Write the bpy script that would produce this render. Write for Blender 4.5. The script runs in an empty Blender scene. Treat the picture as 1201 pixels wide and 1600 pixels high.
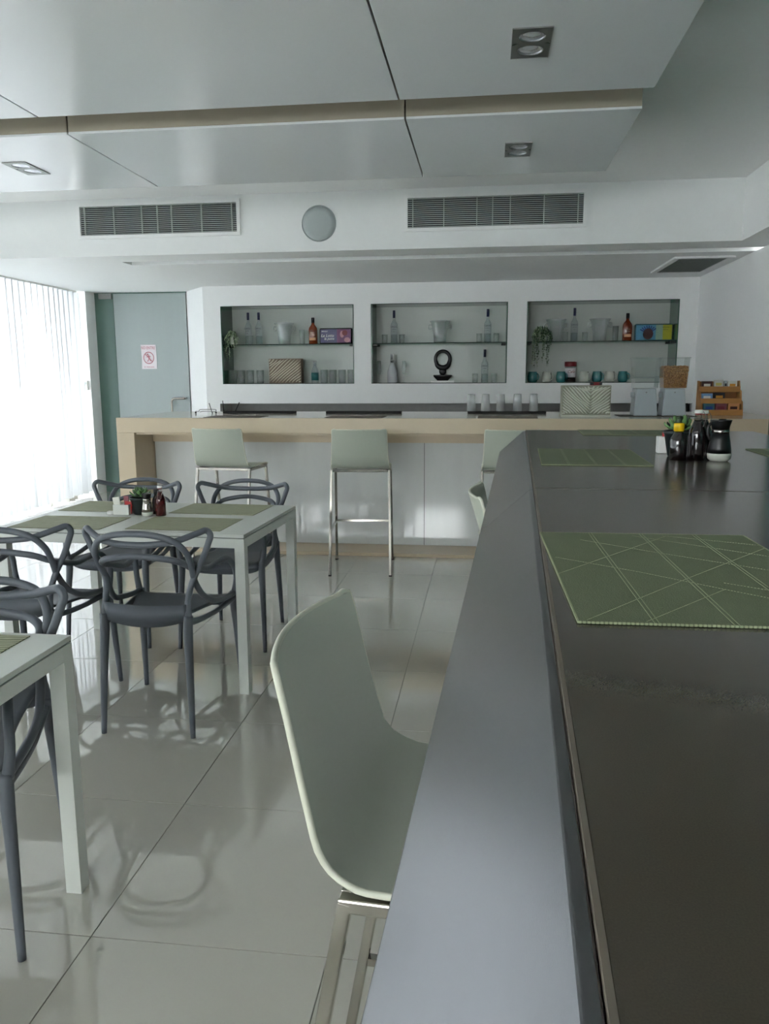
import bpy, bmesh, math, random
from mathutils import Vector, Matrix

random.seed(7)
SC = bpy.context.scene
COL = SC.collection
PI = math.pi

# ------------------------------------------------------------------ camera
cam_d = bpy.data.cameras.new('camera'); cam = bpy.data.objects.new('camera', cam_d); COL.objects.link(cam)
YAW, PITCH, ROLL = .126435, .168568, -.0046858
cy_, sy_, cp_, sp_ = math.cos(YAW), math.sin(YAW), math.cos(PITCH), math.sin(PITCH)
fw = Vector((-sy_ * cp_, cy_ * cp_, -sp_)); rt = Vector((cy_, sy_, 0)); up = rt.cross(fw)
cr_, sr_ = math.cos(ROLL), math.sin(ROLL)
r2 = rt * cr_ + up * sr_; u2 = up * cr_ - rt * sr_
m = Matrix((r2, u2, -fw)).transposed().to_4x4(); m.translation = Vector((0, 0, 1.44))
cam.matrix_world = m
cam_d.sensor_fit = 'VERTICAL'; cam_d.sensor_height = 36; cam_d.lens = 1239.4 * 36 / 1600
cam_d.clip_start = .02; cam_d.clip_end = 100
SC.camera = cam

# ------------------------------------------------------------------ world and exposure
w = bpy.data.worlds.new('daylight'); SC.world = w; w.use_nodes = True
bg = w.node_tree.nodes['Background']; bg.inputs[0].default_value = (.985, .99, 1.0, 1); bg.inputs[1].default_value = 5.0
SC.view_settings.view_transform = 'Standard'; SC.view_settings.look = 'None'
SC.view_settings.gamma = 1; SC.view_settings.use_curve_mapping = False
SC.view_settings.exposure = 1.82
SC.cycles.max_bounces = 10; SC.cycles.diffuse_bounces = 6; SC.cycles.glossy_bounces = 5
SC.cycles.transparent_max_bounces = 40; SC.cycles.transmission_bounces = 8
SC.cycles.use_denoising = True
SC.cycles.sample_clamp_indirect = 6

# ------------------------------------------------------------------ materials
def lin(c):
    return tuple((x / 255 / 12.92 if x / 255 <= .04045 else ((x / 255 + .055) / 1.055) ** 2.4) for x in c)

def mat(name, col, rough=.5, metal=0, noise=0, nscale=20, bump=0, bscale=200, coat=0, spec=.5, trans=0, stretch=None, srgb=True):
    mt = bpy.data.materials.new(name); mt.use_nodes = True
    nt = mt.node_tree; b = nt.nodes['Principled BSDF']
    c = lin(col) if srgb else col
    b.inputs['Base Color'].default_value = (*c, 1)
    b.inputs['Roughness'].default_value = rough; b.inputs['Metallic'].default_value = metal
    b.inputs['Specular IOR Level'].default_value = spec
    b.inputs['Coat Weight'].default_value = coat; b.inputs['Coat Roughness'].default_value = .05
    b.inputs['Transmission Weight'].default_value = trans
    tc = nt.nodes.new('ShaderNodeTexCoord'); mp = nt.nodes.new('ShaderNodeMapping')
    nt.links.new(tc.outputs['Object'], mp.inputs[0])
    if stretch: mp.inputs['Scale'].default_value = stretch
    n = nt.nodes.new('ShaderNodeTexNoise'); n.inputs['Scale'].default_value = nscale; n.inputs['Detail'].default_value = 4
    nt.links.new(mp.outputs[0], n.inputs['Vector'])
    mx = nt.nodes.new('ShaderNodeMix'); mx.data_type = 'RGBA'
    k = noise if noise else .02
    mx.inputs[6].default_value = (*[x * (1 - k) for x in c], 1); mx.inputs[7].default_value = (*[min(1, x * (1 + k)) for x in c], 1)
    nt.links.new(n.outputs[0], mx.inputs[0]); nt.links.new(mx.outputs[2], b.inputs['Base Color'])
    if bump:
        n2 = nt.nodes.new('ShaderNodeTexNoise'); n2.inputs['Scale'].default_value = bscale
        nt.links.new(mp.outputs[0], n2.inputs['Vector'])
        bp = nt.nodes.new('ShaderNodeBump'); bp.inputs['Strength'].default_value = bump; bp.inputs['Distance'].default_value = .002
        nt.links.new(n2.outputs[0], bp.inputs['Height']); nt.links.new(bp.outputs[0], b.inputs['Normal'])
    return mt

def clear(name, tint, gloss=.12, rough=.02, body=0, bodycol=(200, 205, 205)):
    """clear glass or acrylic: transparent body with fresnel reflection"""
    mt = bpy.data.materials.new(name); mt.use_nodes = True; nt = mt.node_tree
    for n in list(nt.nodes): nt.nodes.remove(n)
    o = nt.nodes.new('ShaderNodeOutputMaterial'); t = nt.nodes.new('ShaderNodeBsdfTransparent'); g = nt.nodes.new('ShaderNodeBsdfGlossy')
    t.inputs[0].default_value = (*tint, 1); g.inputs['Roughness'].default_value = rough
    lw = nt.nodes.new('ShaderNodeLayerWeight'); lw.inputs[0].default_value = .35
    ma = nt.nodes.new('ShaderNodeMath'); ma.operation = 'MULTIPLY_ADD'; ma.inputs[1].default_value = .75; ma.inputs[2].default_value = gloss * .5
    nt.links.new(lw.outputs['Facing'], ma.inputs[0])
    p = nt.nodes.new('ShaderNodeMath'); p.operation = 'POWER'; p.inputs[1].default_value = 1.6
    nt.links.new(ma.outputs[0], p.inputs[0])
    mx = nt.nodes.new('ShaderNodeMixShader'); nt.links.new(p.outputs[0], mx.inputs[0]); nt.links.new(t.outputs[0], mx.inputs[1]); nt.links.new(g.outputs[0], mx.inputs[2])
    last = mx
    if body:
        d = nt.nodes.new('ShaderNodeBsdfDiffuse'); d.inputs[0].default_value = (*lin(bodycol), 1)
        m2 = nt.nodes.new('ShaderNodeMixShader'); m2.inputs[0].default_value = body
        nt.links.new(mx.outputs[0], m2.inputs[1]); nt.links.new(d.outputs[0], m2.inputs[2]); last = m2
    nt.links.new(last.outputs[0], o.inputs[0])
    return mt

def curtain_mat():
    mt = bpy.data.materials.new('sheer_white_fabric'); mt.use_nodes = True; nt = mt.node_tree
    for n in list(nt.nodes): nt.nodes.remove(n)
    o = nt.nodes.new('ShaderNodeOutputMaterial')
    t = nt.nodes.new('ShaderNodeBsdfTranslucent'); t.inputs[0].default_value = (.43, .442, .457, 1)
    d = nt.nodes.new('ShaderNodeBsdfDiffuse'); d.inputs[0].default_value = (.85, .86, .88, 1)
    mx = nt.nodes.new('ShaderNodeMixShader'); mx.inputs[0].default_value = .45
    nt.links.new(t.outputs[0], mx.inputs[1]); nt.links.new(d.outputs[0], mx.inputs[2]); nt.links.new(mx.outputs[0], o.inputs[0])
    tc = nt.nodes.new('ShaderNodeTexCoord'); n = nt.nodes.new('ShaderNodeTexNoise'); n.inputs['Scale'].default_value = 900
    nt.links.new(tc.outputs['Object'], n.inputs['Vector'])
    bp = nt.nodes.new('ShaderNodeBump'); bp.inputs['Strength'].default_value = .1; bp.inputs['Distance'].default_value = .001
    nt.links.new(n.outputs[0], bp.inputs['Height']); nt.links.new(bp.outputs[0], d.inputs['Normal'])
    return mt

def weave_mat(name, ca, cb, wavy):
    """woven placemat: fine weave relief, wavy paler threads for the table mats"""
    mt = mat(name, ca, .62, bump=.5, bscale=700, noise=.10, nscale=40); nt = mt.node_tree; b = nt.nodes['Principled BSDF']
    tc = nt.nodes.new('ShaderNodeTexCoord')
    if wavy:
        wv = nt.nodes.new('ShaderNodeTexWave'); wv.bands_direction = 'Y'; wv.inputs['Scale'].default_value = 22; wv.inputs['Distortion'].default_value = 14; wv.inputs['Detail'].default_value = 3
        wv.inputs['Detail Scale'].default_value = .5
        mp = nt.nodes.new('ShaderNodeMapping'); mp.inputs['Scale'].default_value = (.35, 1, 1)
        nt.links.new(tc.outputs['Object'], mp.inputs[0]); nt.links.new(mp.outputs[0], wv.inputs[0])
        rp = nt.nodes.new('ShaderNodeValToRGB'); rp.color_ramp.elements[0].position = .55; rp.color_ramp.elements[1].position = .85
        rp.color_ramp.elements[0].color = (*lin(ca), 1); rp.color_ramp.elements[1].color = (*lin(cb), 1)
        nt.links.new(wv.outputs[0], rp.inputs[0]); nt.links.new(rp.outputs[0], b.inputs['Base Color'])
    return mt

M = {}
M['wall'] = mat('white_painted_plaster', (236, 237, 236), .7, bump=.05, bscale=60)
M['ceil'] = mat('white_ceiling_paint', (234, 236, 235), .65)
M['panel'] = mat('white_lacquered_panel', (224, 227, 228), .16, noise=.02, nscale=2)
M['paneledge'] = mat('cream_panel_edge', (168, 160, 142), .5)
M['tile'] = mat('polished_greige_porcelain', (186, 183, 171), .035, noise=.035, nscale=3, coat=1.0, spec=.6)
M['tile'].node_tree.nodes['Principled BSDF'].inputs['Coat IOR'].default_value = 1.75
M['tile'].node_tree.nodes['Principled BSDF'].inputs['Coat Roughness'].default_value = .02
M['grout'] = mat('grey_grout', (120, 118, 110), .8)
M['slab'] = mat('dark_polished_stone', (76, 70, 59), .18, noise=.22, nscale=900, spec=.45)
M['slabedge'] = mat('lit_stone_edge', (112, 104, 92), .5, noise=.1)  # slab stone lightened, light on the bevel put into the colour
M['steel'] = mat('brushed_steel', (126, 127, 129), .26, 1, noise=.04, nscale=60, bump=.04, bscale=400, stretch=(8, .3, 8))
M['flange'] = mat('steel_flange', (96, 108, 98), .45, .8)
M['chrome'] = mat('polished_chrome', (162, 158, 150), .13, 1)
M['metal'] = mat('grey_metal', (150, 150, 148), .35, .9)
M['beige'] = mat('beige_cream_stone', (205, 188, 160), .35, noise=.05, nscale=8)
M['beigetop'] = mat('beige_stone_top', (196, 186, 166), .12, noise=.05, nscale=12)
M['marble'] = mat('pale_grey_glass_cladding', (212, 214, 212), .12, noise=.04, nscale=6, coat=.3, stretch=(3, 1, .5))
M['mat_chair'] = mat('slate_grey_moulded_plastic', (86, 91, 97), .45, noise=.03, nscale=30, bump=.03, bscale=500)
M['shell'] = mat('pale_sage_moulded_plastic', (178, 184, 170), .38, bump=.02, bscale=500)
M['shelledge'] = mat('cream_shell_edge', (206, 207, 190), .45)
M['table'] = mat('pale_white_lacquer_table', (207, 210, 203), .30)
M['doorglass'] = mat('frosted_blue_green_glass', (158, 168, 166), .16, coat=.3, noise=.03, nscale=3, stretch=(6, 1, .3))
M['sideglass'] = mat('green_tinted_glass', (86, 112, 102), .2, coat=.3)
M['teal'] = mat('teal_glass', (45, 112, 104), .08, coat=.4)
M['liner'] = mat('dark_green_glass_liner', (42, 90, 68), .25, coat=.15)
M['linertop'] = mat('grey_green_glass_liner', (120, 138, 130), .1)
M['niche'] = mat('pale_sage_niche_back', (198, 203, 196), .4, coat=.1)
M['glassedge'] = mat('dark_green_glass_edge', (16, 40, 30), .5, spec=.2)
M['stone'] = mat('grey_stone_worktop', (140, 140, 136), .4, noise=.12, nscale=15)
M['black'] = mat('black_plastic', (12, 12, 13), .35)
M['rubber'] = mat('black_rubber', (18, 18, 19), .7, bump=.2, bscale=300)
M['grilledark'] = mat('dark_duct', (22, 27, 30), .7, noise=.4, nscale=4)
M['grille'] = mat('pale_grille_metal', (190, 196, 192), .4, .1)
M['grillegrey'] = mat('grey_grille_metal', (120, 126, 120), .45, .2)
M['speaker'] = mat('grey_speaker_mesh', (170, 178, 177), .6, bump=.2, bscale=900)
M['lampface'] = mat('dark_lamp_plate', (124, 130, 124), .35, .9)
M['reflector'] = mat('lamp_reflector', (215, 218, 224), .25, .7)
M['curtain'] = curtain_mat()
M['glass'] = clear('drinking_glass', (.965, .975, .97), .22, .03, .08, (235, 240, 240))
M['glasswhite'] = clear('bright_drinking_glass', (.96, .97, .97), .30, .06, .30, (245, 247, 248))  # paler copy of the drinking glass, white body imitates reflected light
M['acrylic'] = clear('clear_acrylic', (.955, .97, .965), .30, .08, .17, (245, 247, 247))  # white diffuse body stands in for window reflections
M['bottleglass'] = clear('clear_bottle_glass', (.93, .95, .96), .14, .04, .10, (150, 160, 165))
M['hopper'] = clear('clear_hopper_plastic', (.93, .955, .95), .10, .04, .04)
M['shelfglass'] = clear('green_shelf_glass', (.62, .80, .72), .12)
M['pane'] = clear('window_pane', (.95, .97, .97), .05)
M['blue'] = mat('dark_blue_cap', (18, 28, 66), .3)
M['ink'] = mat('black_print', (20, 22, 30), .5)
M['white'] = mat('white_gloss', (232, 232, 228), .3)
M['paper'] = mat('white_paper', (232, 226, 230), .8)
M['pink'] = mat('faded_red_print', (190, 130, 140), .8)
M['amber'] = mat('amber_rum', (118, 46, 18), .12, noise=.2, nscale=10, coat=.4)
M['amberlabel'] = mat('pale_orange_label', (226, 170, 128), .6)
M['navy'] = mat('navy_purple_print', (44, 38, 92), .35, noise=.35, nscale=18)
M['purple'] = mat('magenta_print', (118, 62, 108), .4, noise=.3, nscale=25)
M['skinprint'] = mat('rosy_print', (196, 140, 150), .5, noise=.2, nscale=60)
M['darkred'] = mat('dark_red_print', (120, 40, 52), .5, noise=.2, nscale=50)
M['skyblue'] = mat('sky_blue_print', (84, 146, 178), .4, noise=.3, nscale=35)
M['deepblue'] = mat('deep_blue_print', (28, 62, 128), .4)
M['brownprint'] = mat('dark_brown_print', (64, 30, 30), .5, noise=.3, nscale=40)
M['yellow'] = mat('yellow_green_print', (176, 176, 44), .4, noise=.15, nscale=30)
M['palegreen'] = mat('pale_green_print', (142, 170, 150), .4)
M['tealmug'] = mat('teal_glaze', (50, 116, 118), .15, noise=.15, nscale=30, coat=.5)
M['whitemug'] = mat('off_white_glaze', (196, 198, 186), .2, coat=.4, noise=.05, nscale=60)
M['cream'] = mat('cream_textured_box', (214, 208, 188), .6)
M['creamgroove'] = mat('taupe_groove', (128, 112, 96), .8)
M['palegroove'] = mat('pale_box_grooves', (150, 150, 134), .75)
M['pale'] = mat('pale_plaster_box', (206, 208, 194), .6)
M['leaf'] = mat('green_leaves', (70, 96, 62), .5, noise=.35, nscale=40)
M['leafpale'] = mat('pale_variegated_leaves', (150, 165, 132), .5, noise=.3, nscale=60)
M['leafdark'] = mat('dark_green_leaves', (42, 62, 44), .5, noise=.3, nscale=40)
M['succ'] = mat('succulent_green', (96, 136, 78), .4, noise=.25, nscale=30)
M['succdark'] = mat('succulent_dark_green', (62, 88, 60), .4, noise=.2, nscale=30)
M['pot'] = mat('dark_green_black_pot', (24, 34, 34), .35)
M['soil'] = mat('dark_soil', (40, 32, 26), .9, bump=.6, bscale=150)
M['oak'] = mat('warm_bamboo_wood', (176, 126, 70), .45, noise=.15, nscale=14, stretch=(1, 1, 8))
M['oakdark'] = mat('shaded_bamboo_back', (136, 90, 48), .5, noise=.15, nscale=14)  # darker copy of the bamboo, shade inside the rack put into colour
M['machine'] = mat('pale_blue_grey_plastic', (176, 184, 188), .35)
M['cereal'] = mat('golden_cereal', (176, 130, 72), .7, noise=.4, nscale=50)
M['cereal2'] = mat('dark_golden_cereal', (140, 96, 50), .7, noise=.4, nscale=50)
M['sauce'] = mat('dark_sauce', (16, 8, 8), .08, coat=.5)
M['redsauce'] = mat('dark_red_sauce', (66, 12, 12), .08, coat=.5)
M['yellowcap'] = mat('yellow_cap', (232, 190, 22), .4)
M['redcap'] = mat('red_cap', (120, 18, 26), .4)
M['greenlabel'] = mat('dark_teal_label', (22, 92, 92), .5)
M['red'] = mat('red_packet', (176, 30, 34), .4)
M['sculpt'] = mat('black_stone_sculpture', (16, 16, 17), .35, noise=.3, nscale=40)
M['silverwhite'] = mat('pearl_white_bottle', (214, 216, 218), .25, coat=.3)
M['matsage'] = weave_mat('sage_woven_vinyl', (108, 117, 88), (170, 175, 140), False)
M['mattable'] = weave_mat('olive_woven_vinyl', (130, 134, 104), (184, 184, 154), True)
M['matdark'] = weave_mat('grey_brown_woven_vinyl', (104, 98, 88), (130, 124, 110), False)
M['thread'] = mat('pale_stitching', (148, 156, 124), .8)
M['mute'] = mat('dull_teal_packet', (62, 104, 112), .6)
M['mauve'] = mat('mauve_packet', (132, 74, 82), .6)
M['orangepk'] = mat('soft_orange_packet', (200, 140, 92), .6)
M['yellowpk'] = mat('pale_yellow_packet', (206, 196, 110), .6)
M['whitepk'] = mat('off_white_packet', (216, 216, 206), .6)
M['orangepk2'] = mat('amber_packet', (206, 146, 52), .6)
M['bluepk'] = mat('light_blue_packet', (118, 160, 202), .6, noise=.3, nscale=60)

# ------------------------------------------------------------------ mesh builder
class B:
    def __init__(s): s.v = []; s.f = []; s.sm = []
    def add(s, vs, fs, smooth=False, mtx=None):
        o = len(s.v)
        for p in vs:
            p = Vector(p)
            s.v.append(tuple(mtx @ p) if mtx else tuple(p))
        for f in fs: s.f.append(tuple(i + o for i in f)); s.sm.append(smooth)
        return s
    def box(s, x0, x1, y0, y1, z0, z1, mtx=None):
        vs = [(x, y, z) for z in (z0, z1) for y in (y0, y1) for x in (x0, x1)]
        return s.add(vs, [(0, 2, 3, 1), (4, 5, 7, 6), (0, 1, 5, 4), (2, 6, 7, 3), (0, 4, 6, 2), (1, 3, 7, 5)], False, mtx)
    def prism(s, poly, z0, z1, mtx=None):      # poly in xy, counter-clockwise
        n = len(poly); vs = [(x, y, z0) for x, y in poly] + [(x, y, z1) for x, y in poly]
        fs = [tuple(reversed(range(n))), tuple(range(n, 2 * n))] + [(i, (i + 1) % n, n + (i + 1) % n, n + i) for i in range(n)]
        return s.add(vs, fs, False, mtx)
    def lathe(s, prof, n=20, c=(0, 0, 0), mtx=None, smooth=True, sx=1, sy=1):
        vs = []
        for r, z in prof:
            for k in range(n):
                a = 2 * PI * k / n; vs.append((c[0] + r * sx * math.cos(a), c[1] + r * sy * math.sin(a), c[2] + z))
        fs = []
        for j in range(len(prof) - 1):
            for k in range(n):
                k2 = (k + 1) % n; fs.append((j * n + k, j * n + k2, (j + 1) * n + k2, (j + 1) * n + k))
        if prof[0][0] > 1e-5: fs.append(tuple(reversed(range(n))))
        if prof[-1][0] > 1e-5: fs.append(tuple(range((len(prof) - 1) * n, len(prof) * n)))
        return s.add(vs, fs, smooth, mtx)
    def tube(s, pts, r, n=10, sub=5, closed=False, flat=None, mtx=None):
        """swept tube through pts (Catmull-Rom); r a number or one radius per point; flat = (axis, k) squashes the section"""
        P = [Vector(p) for p in pts]; R = list(r) if hasattr(r, '__len__') else [r] * len(P)
        Q, RR = [], []
        N = len(P); seg = N if closed else N - 1
        for i in range(seg):
            g = lambda j: P[j % N] if closed else P[max(0, min(N - 1, j))]
            a, b, c, d = g(i - 1), g(i), g(i + 1), g(i + 2)
            for k in range(sub):
                t = k / sub
                Q.append(.5 * ((2 * b) + (c - a) * t + (2 * a - 5 * b + 4 * c - d) * t * t + (3 * b - a - 3 * c + d) * t ** 3))
                RR.append(R[i] * (1 - t) + R[(i + 1) % N] * t)
        if not closed: Q.append(P[-1]); RR.append(R[-1])
        m_ = len(Q); vs = []; prev = None
        for i in range(m_):
            tn = (Q[(i + 1) % m_] - Q[i - 1]) if closed else (Q[min(m_ - 1, i + 1)] - Q[max(0, i - 1)])
            tn = tn.normalized() if tn.length > 1e-9 else Vector((0, 0, 1))
            if prev is None:
                ref = Vector((0, 0, 1)) if abs(tn.z) < .9 else Vector((0, 1, 0)); nx = tn.cross(ref).normalized()
            else:
                nx = prev - tn * prev.dot(tn); nx = nx.normalized() if nx.length > 1e-6 else prev
            prev = nx; ny = tn.cross(nx)
            for k in range(n):
                a = 2 * PI * k / n; vs.append(Q[i] + (nx * math.cos(a) + ny * math.sin(a)) * RR[i])
        fs = []
        for i in range(m_ if closed else m_ - 1):
            j = (i + 1) % m_
            for k in range(n):
                k2 = (k + 1) % n; fs.append((i * n + k, i * n + k2, j * n + k2, j * n + k))
        if not closed: fs.append(tuple(reversed(range(n)))); fs.append(tuple(range((m_ - 1) * n, m_ * n)))
        return s.add(vs, fs, True, mtx)
    def bar(s, a, b, w1, w2=None, xa=None, mtx=None):
        """square bar from a to b, w1 wide along xa"""
        a, b = Vector(a), Vector(b); t = (b - a).normalized(); w2 = w2 or w1
        x = Vector(xa) if xa else (Vector((1, 0, 0)) if abs(t.x) < .9 else Vector((0, 1, 0)))
        x = (x - t * x.dot(t)).normalized(); y = t.cross(x)
        vs = [p + x * sx * w1 / 2 + y * sy * w2 / 2 for p in (a, b) for sx, sy in ((-1, -1), (1, -1), (1, 1), (-1, 1))]
        return s.add(vs, [(3, 2, 1, 0), (4, 5, 6, 7), (0, 1, 5, 4), (1, 2, 6, 5), (2, 3, 7, 6), (3, 0, 4, 7)], False, mtx)
    def sphere(s, c, r, n=12, m_=8, sc=(1, 1, 1), mtx=None):
        prof = [(max(1e-6, r * math.sin(PI * i / m_)), -r * math.cos(PI * i / m_)) for i in range(m_ + 1)]
        T = Matrix.Translation(c) @ Matrix.Diagonal((*sc, 1)); T = (mtx @ T) if mtx else T
        return s.lathe(prof, n, (0, 0, 0), T)

def obj(name, b, m_, parent=None, bevel=0, seg=2, fix=True):
    me = bpy.data.meshes.new(name); me.from_pydata(b.v, [], b.f)
    for p, s_ in zip(me.polygons, b.sm): p.use_smooth = s_
    if bevel or fix:
        bm = bmesh.new(); bm.from_mesh(me)
        if fix:
            bmesh.ops.remove_doubles(bm, verts=bm.verts, dist=1e-6)
            bmesh.ops.recalc_face_normals(bm, faces=bm.faces)
        if bevel:
            ed = [e for e in bm.edges if len(e.link_faces) == 2 and e.calc_face_angle(0) > .6]
            bmesh.ops.bevel(bm, geom=ed, offset=bevel, segments=seg, affect='EDGES', profile=.5, clamp_overlap=True)
            if seg > 2:
                for f in bm.faces: f.smooth = True
        bm.to_mesh(me); bm.free()
    me.materials.append(M[m_] if isinstance(m_, str) else m_)
    o = bpy.data.objects.new(name, me); COL.objects.link(o)
    if parent: o.parent = parent
    return o

def tag(o, label=None, cat=None, group=None, kind=None):
    if label: o['label'] = label
    if cat: o['category'] = cat
    if group: o['group'] = group
    if kind: o['kind'] = kind
    return o

def thing(name, label, cat, loc=(0, 0, 0), rz=0, group=None):
    o = bpy.data.objects.new(name, None); COL.objects.link(o); o.empty_display_size = .05
    o.location = loc; o.rotation_euler = (0, 0, rz)
    return tag(o, label, cat, group)

def struct(name, b, m_, parent=None, bevel=0):
    o = obj(name, b, m_, parent, bevel)
    if not parent: o['kind'] = 'structure'
    return o

def child(name, src, parent, loc=(0, 0, 0), rot=(0, 0, 0)):
    c = src.copy(); COL.objects.link(c); c.name = name; c.parent = parent; c.location = loc; c.rotation_euler = rot
    return c

def dup(root, loc, rz=0, label=None, group=None):
    r = root.copy(); COL.objects.link(r); r.location = loc; r.rotation_euler = (0, 0, rz)
    if label: r['label'] = label
    if group: r['group'] = group
    for ch in list(root.children):
        c = ch.copy(); COL.objects.link(c); c.parent = r
        for g in ch.children:
            d = g.copy(); COL.objects.link(d); d.parent = c
    return r

def text(name, body, size, m_, parent, loc, rot=(PI / 2, 0, 0), ext=.0004, align='CENTER', sx=1, shear=0):
    cu = bpy.data.curves.new(name, 'FONT'); cu.body = body; cu.size = size; cu.extrude = ext; cu.align_x = align; cu.align_y = 'CENTER'; cu.shear = shear
    cu.resolution_u = 3
    tmp = bpy.data.objects.new('tmp', cu); me = bpy.data.meshes.new_from_object(tmp); bpy.data.objects.remove(tmp)
    me.materials.clear(); me.materials.append(M[m_]); o = bpy.data.objects.new(name, me); COL.objects.link(o); o.parent = parent
    o.location = loc; o.rotation_euler = rot; o.scale = (sx, 1, 1)
    return o

# ------------------------------------------------------------------ the room
YB, YBK = 9.13, 6.78          # niche wall, bulkhead face
ZS, ZC = 2.48, 2.95           # soffit, ceiling
XL, XR, XU = -5.0, 2.25, 1.97
YREAR = -3.6

# floor: grout bed with polished tiles as parts
floor = struct('floor', B().box(-6, 4.6, YREAR - .2, 10.2, -.12, -.0025), 'grout')
TX, TY = .63, .6575
tile0 = None
for i in range(-8, 5):
    for j in range(-8, 12):
        x0, y0 = -.37 + i * TX, 1.75 + j * TY
        if y0 > 9.6 or x0 > 2.4 or y0 < YREAR: continue
        if tile0 is None:
            tile0 = obj('tile', B().box(0, TX - .0028, 0, TY - .0028, -.012, 0), 'tile', floor, bevel=.0006, seg=1); tile0.location = (x0, y0, 0)
        else:
            c = tile0.copy(); COL.objects.link(c); c.parent = floor; c.location = (x0, y0, 0)

rw = B()
rw.box(-6, -4.2, YREAR - .15, YREAR, 0, 3.1).box(-.4, 4.6, YREAR - .15, YREAR, 0, 3.1).box(-4.2, -.4, YREAR - .15, YREAR, 2.4, 3.1).box(-4.2, -.4, YREAR - .15, YREAR, 0, 1.3)
struct('wall_rear', rw, 'wall')
win2 = tag(bpy.data.objects.new('fill_window', None), kind='structure'); COL.objects.link(win2)  # unseen window, added and sized for fill light from behind the camera
for k in range(2):
    x0 = -4.2 + 1.9 * k
    fb = B().box(x0, x0 + .05, YREAR - .11, YREAR - .05, 1.3, 2.4).box(x0 + 1.85, x0 + 1.9, YREAR - .11, YREAR - .05, 1.3, 2.4).box(x0 + .05, x0 + 1.85, YREAR - .11, YREAR - .05, 1.3, 1.35).box(x0 + .05, x0 + 1.85, YREAR - .11, YREAR - .05, 2.35, 2.4)
    fr = obj('window_frame', fb, 'metal', win2)
    obj('pane', B().box(x0 + .05, x0 + 1.85, YREAR - .084, YREAR - .076, 1.35, 2.35), 'pane', fr)
struct('wall_side_bar', B().box(4.4, 4.6, YREAR, 10, 0, 3.1), 'wall')
struct('wall_right', B().box(XR, XR + .15, 5.95, 9.6, 0, ZS), 'wall')
# upper wall over the bar aisle
struct('wall_upper_right', B().box(XU, XU + .12, YREAR, YBK, ZS, ZC), 'wall')
struct('ceiling', B().box(-6, XU + .12, YREAR, YBK + .2, ZC, ZC + .15), 'ceil')
struct('ceiling_low_right', B().box(XU + .12, 4.6, YREAR, YBK, ZS, ZS + .12), 'ceil')
# bulkhead + soffit with its long slot
SY0, SY1, SX0 = 7.13, 7.34, -3.30
sb = B()
sb.box(-6, XR + .15, YBK, SY0, ZS, ZC)
sb.box(-6, SX0, SY0, SY1, ZS, ZC)
sb.box(SX0, XR + .15, SY0, SY1, ZS + .085, ZC)
sb.box(-6, 4.6, SY1, 10, ZS, ZC)
struct('ceiling_soffit', sb, 'ceil')

# back wall with three niches
NI = [(-3.06, -1.508), (-1.302, .222), (.44, 2.05)]
NZ0, NZ1, ND = 1.366, 2.254, .40
wb = B()
XW = -3.27
wb.box(XW, XR, YB, YB + ND + .1, 1.14, NZ0); wb.box(XW, XR, YB, YB + ND + .1, NZ1, ZS)
ed = [XW, NI[0][0], NI[0][1], NI[1][0], NI[1][1], NI[2][0], NI[2][1], XR]
for k in range(0, 8, 2): wb.box(ed[k], ed[k + 1], YB, YB + ND + .1, NZ0, NZ1)
wb.box(XW, XR, YB + ND + .02, YB + ND + .1, NZ0, NZ1)
struct('wall_back', wb, 'wall')
# block under the wall at the left end, and the oblique jamb toward the door
struct('trim_1', B().prism([(XW - .0005, YB + .0005), (XW - .0005, 9.71), (-3.70, 9.71), (-3.64, 9.6)], 0, ZS - .002), 'wall')
struct('trim_5', B().box(XW, XW + .16, YB + .001, 9.7, 0, 1.1395), 'wall')
# pilaster by the curtain
struct('trim_2', B().box(-5.1, -4.83, 9.37, 9.72, 0, ZS - .002), 'wall')
struct('wall_behind_door', B().box(-6, 4.6, 9.72, 9.9, 0, ZS), 'wall')
# work recess below the niche wall
struct('trim_3', B().box(XW + .165, XR - .003, YB + .42, 9.71, .92, 1.137), 'stone')

# left window wall behind the curtain
wl = B(); wl.box(XL - .55, XL - .40, YREAR, 9.7, ZS - .02, 3.1); wl.box(XL - .55, XL - .40, 9.36, 9.7, 0, ZS); wl.box(XL - .55, XL - .40, YREAR, YREAR + .2, 0, ZS)
wl.box(XL - .55, XL, 9.72, 9.9, 0, ZS)
struct('wall_left', wl, 'wall')
struct('trim_4', B().box(XL - .40, XL + .04, YREAR, YBK, ZS + .02, ZC), 'wall')
win = tag(bpy.data.objects.new('window_1', None), kind='structure'); COL.objects.link(win)
for k in range(6):
    y0 = YREAR + .2 + k * 2.127; y1 = y0 + 2.12
    fb = B(); fb.box(XL - .5, XL - .44, y0, y0 + .05, 0, ZS - .02); fb.box(XL - .5, XL - .44, y1 - .05, y1, 0, ZS - .02)
    fb.box(XL - .5, XL - .44, y0, y1, 0, .06); fb.box(XL - .5, XL - .44, y0, y1, ZS - .08, ZS - .02)
    fr = obj('window_frame', fb, 'metal', win)
    obj('pane', B().box(XL - .475, XL - .467, y0 + .05, y1 - .05, .06, ZS - .08), 'pane', fr)

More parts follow.
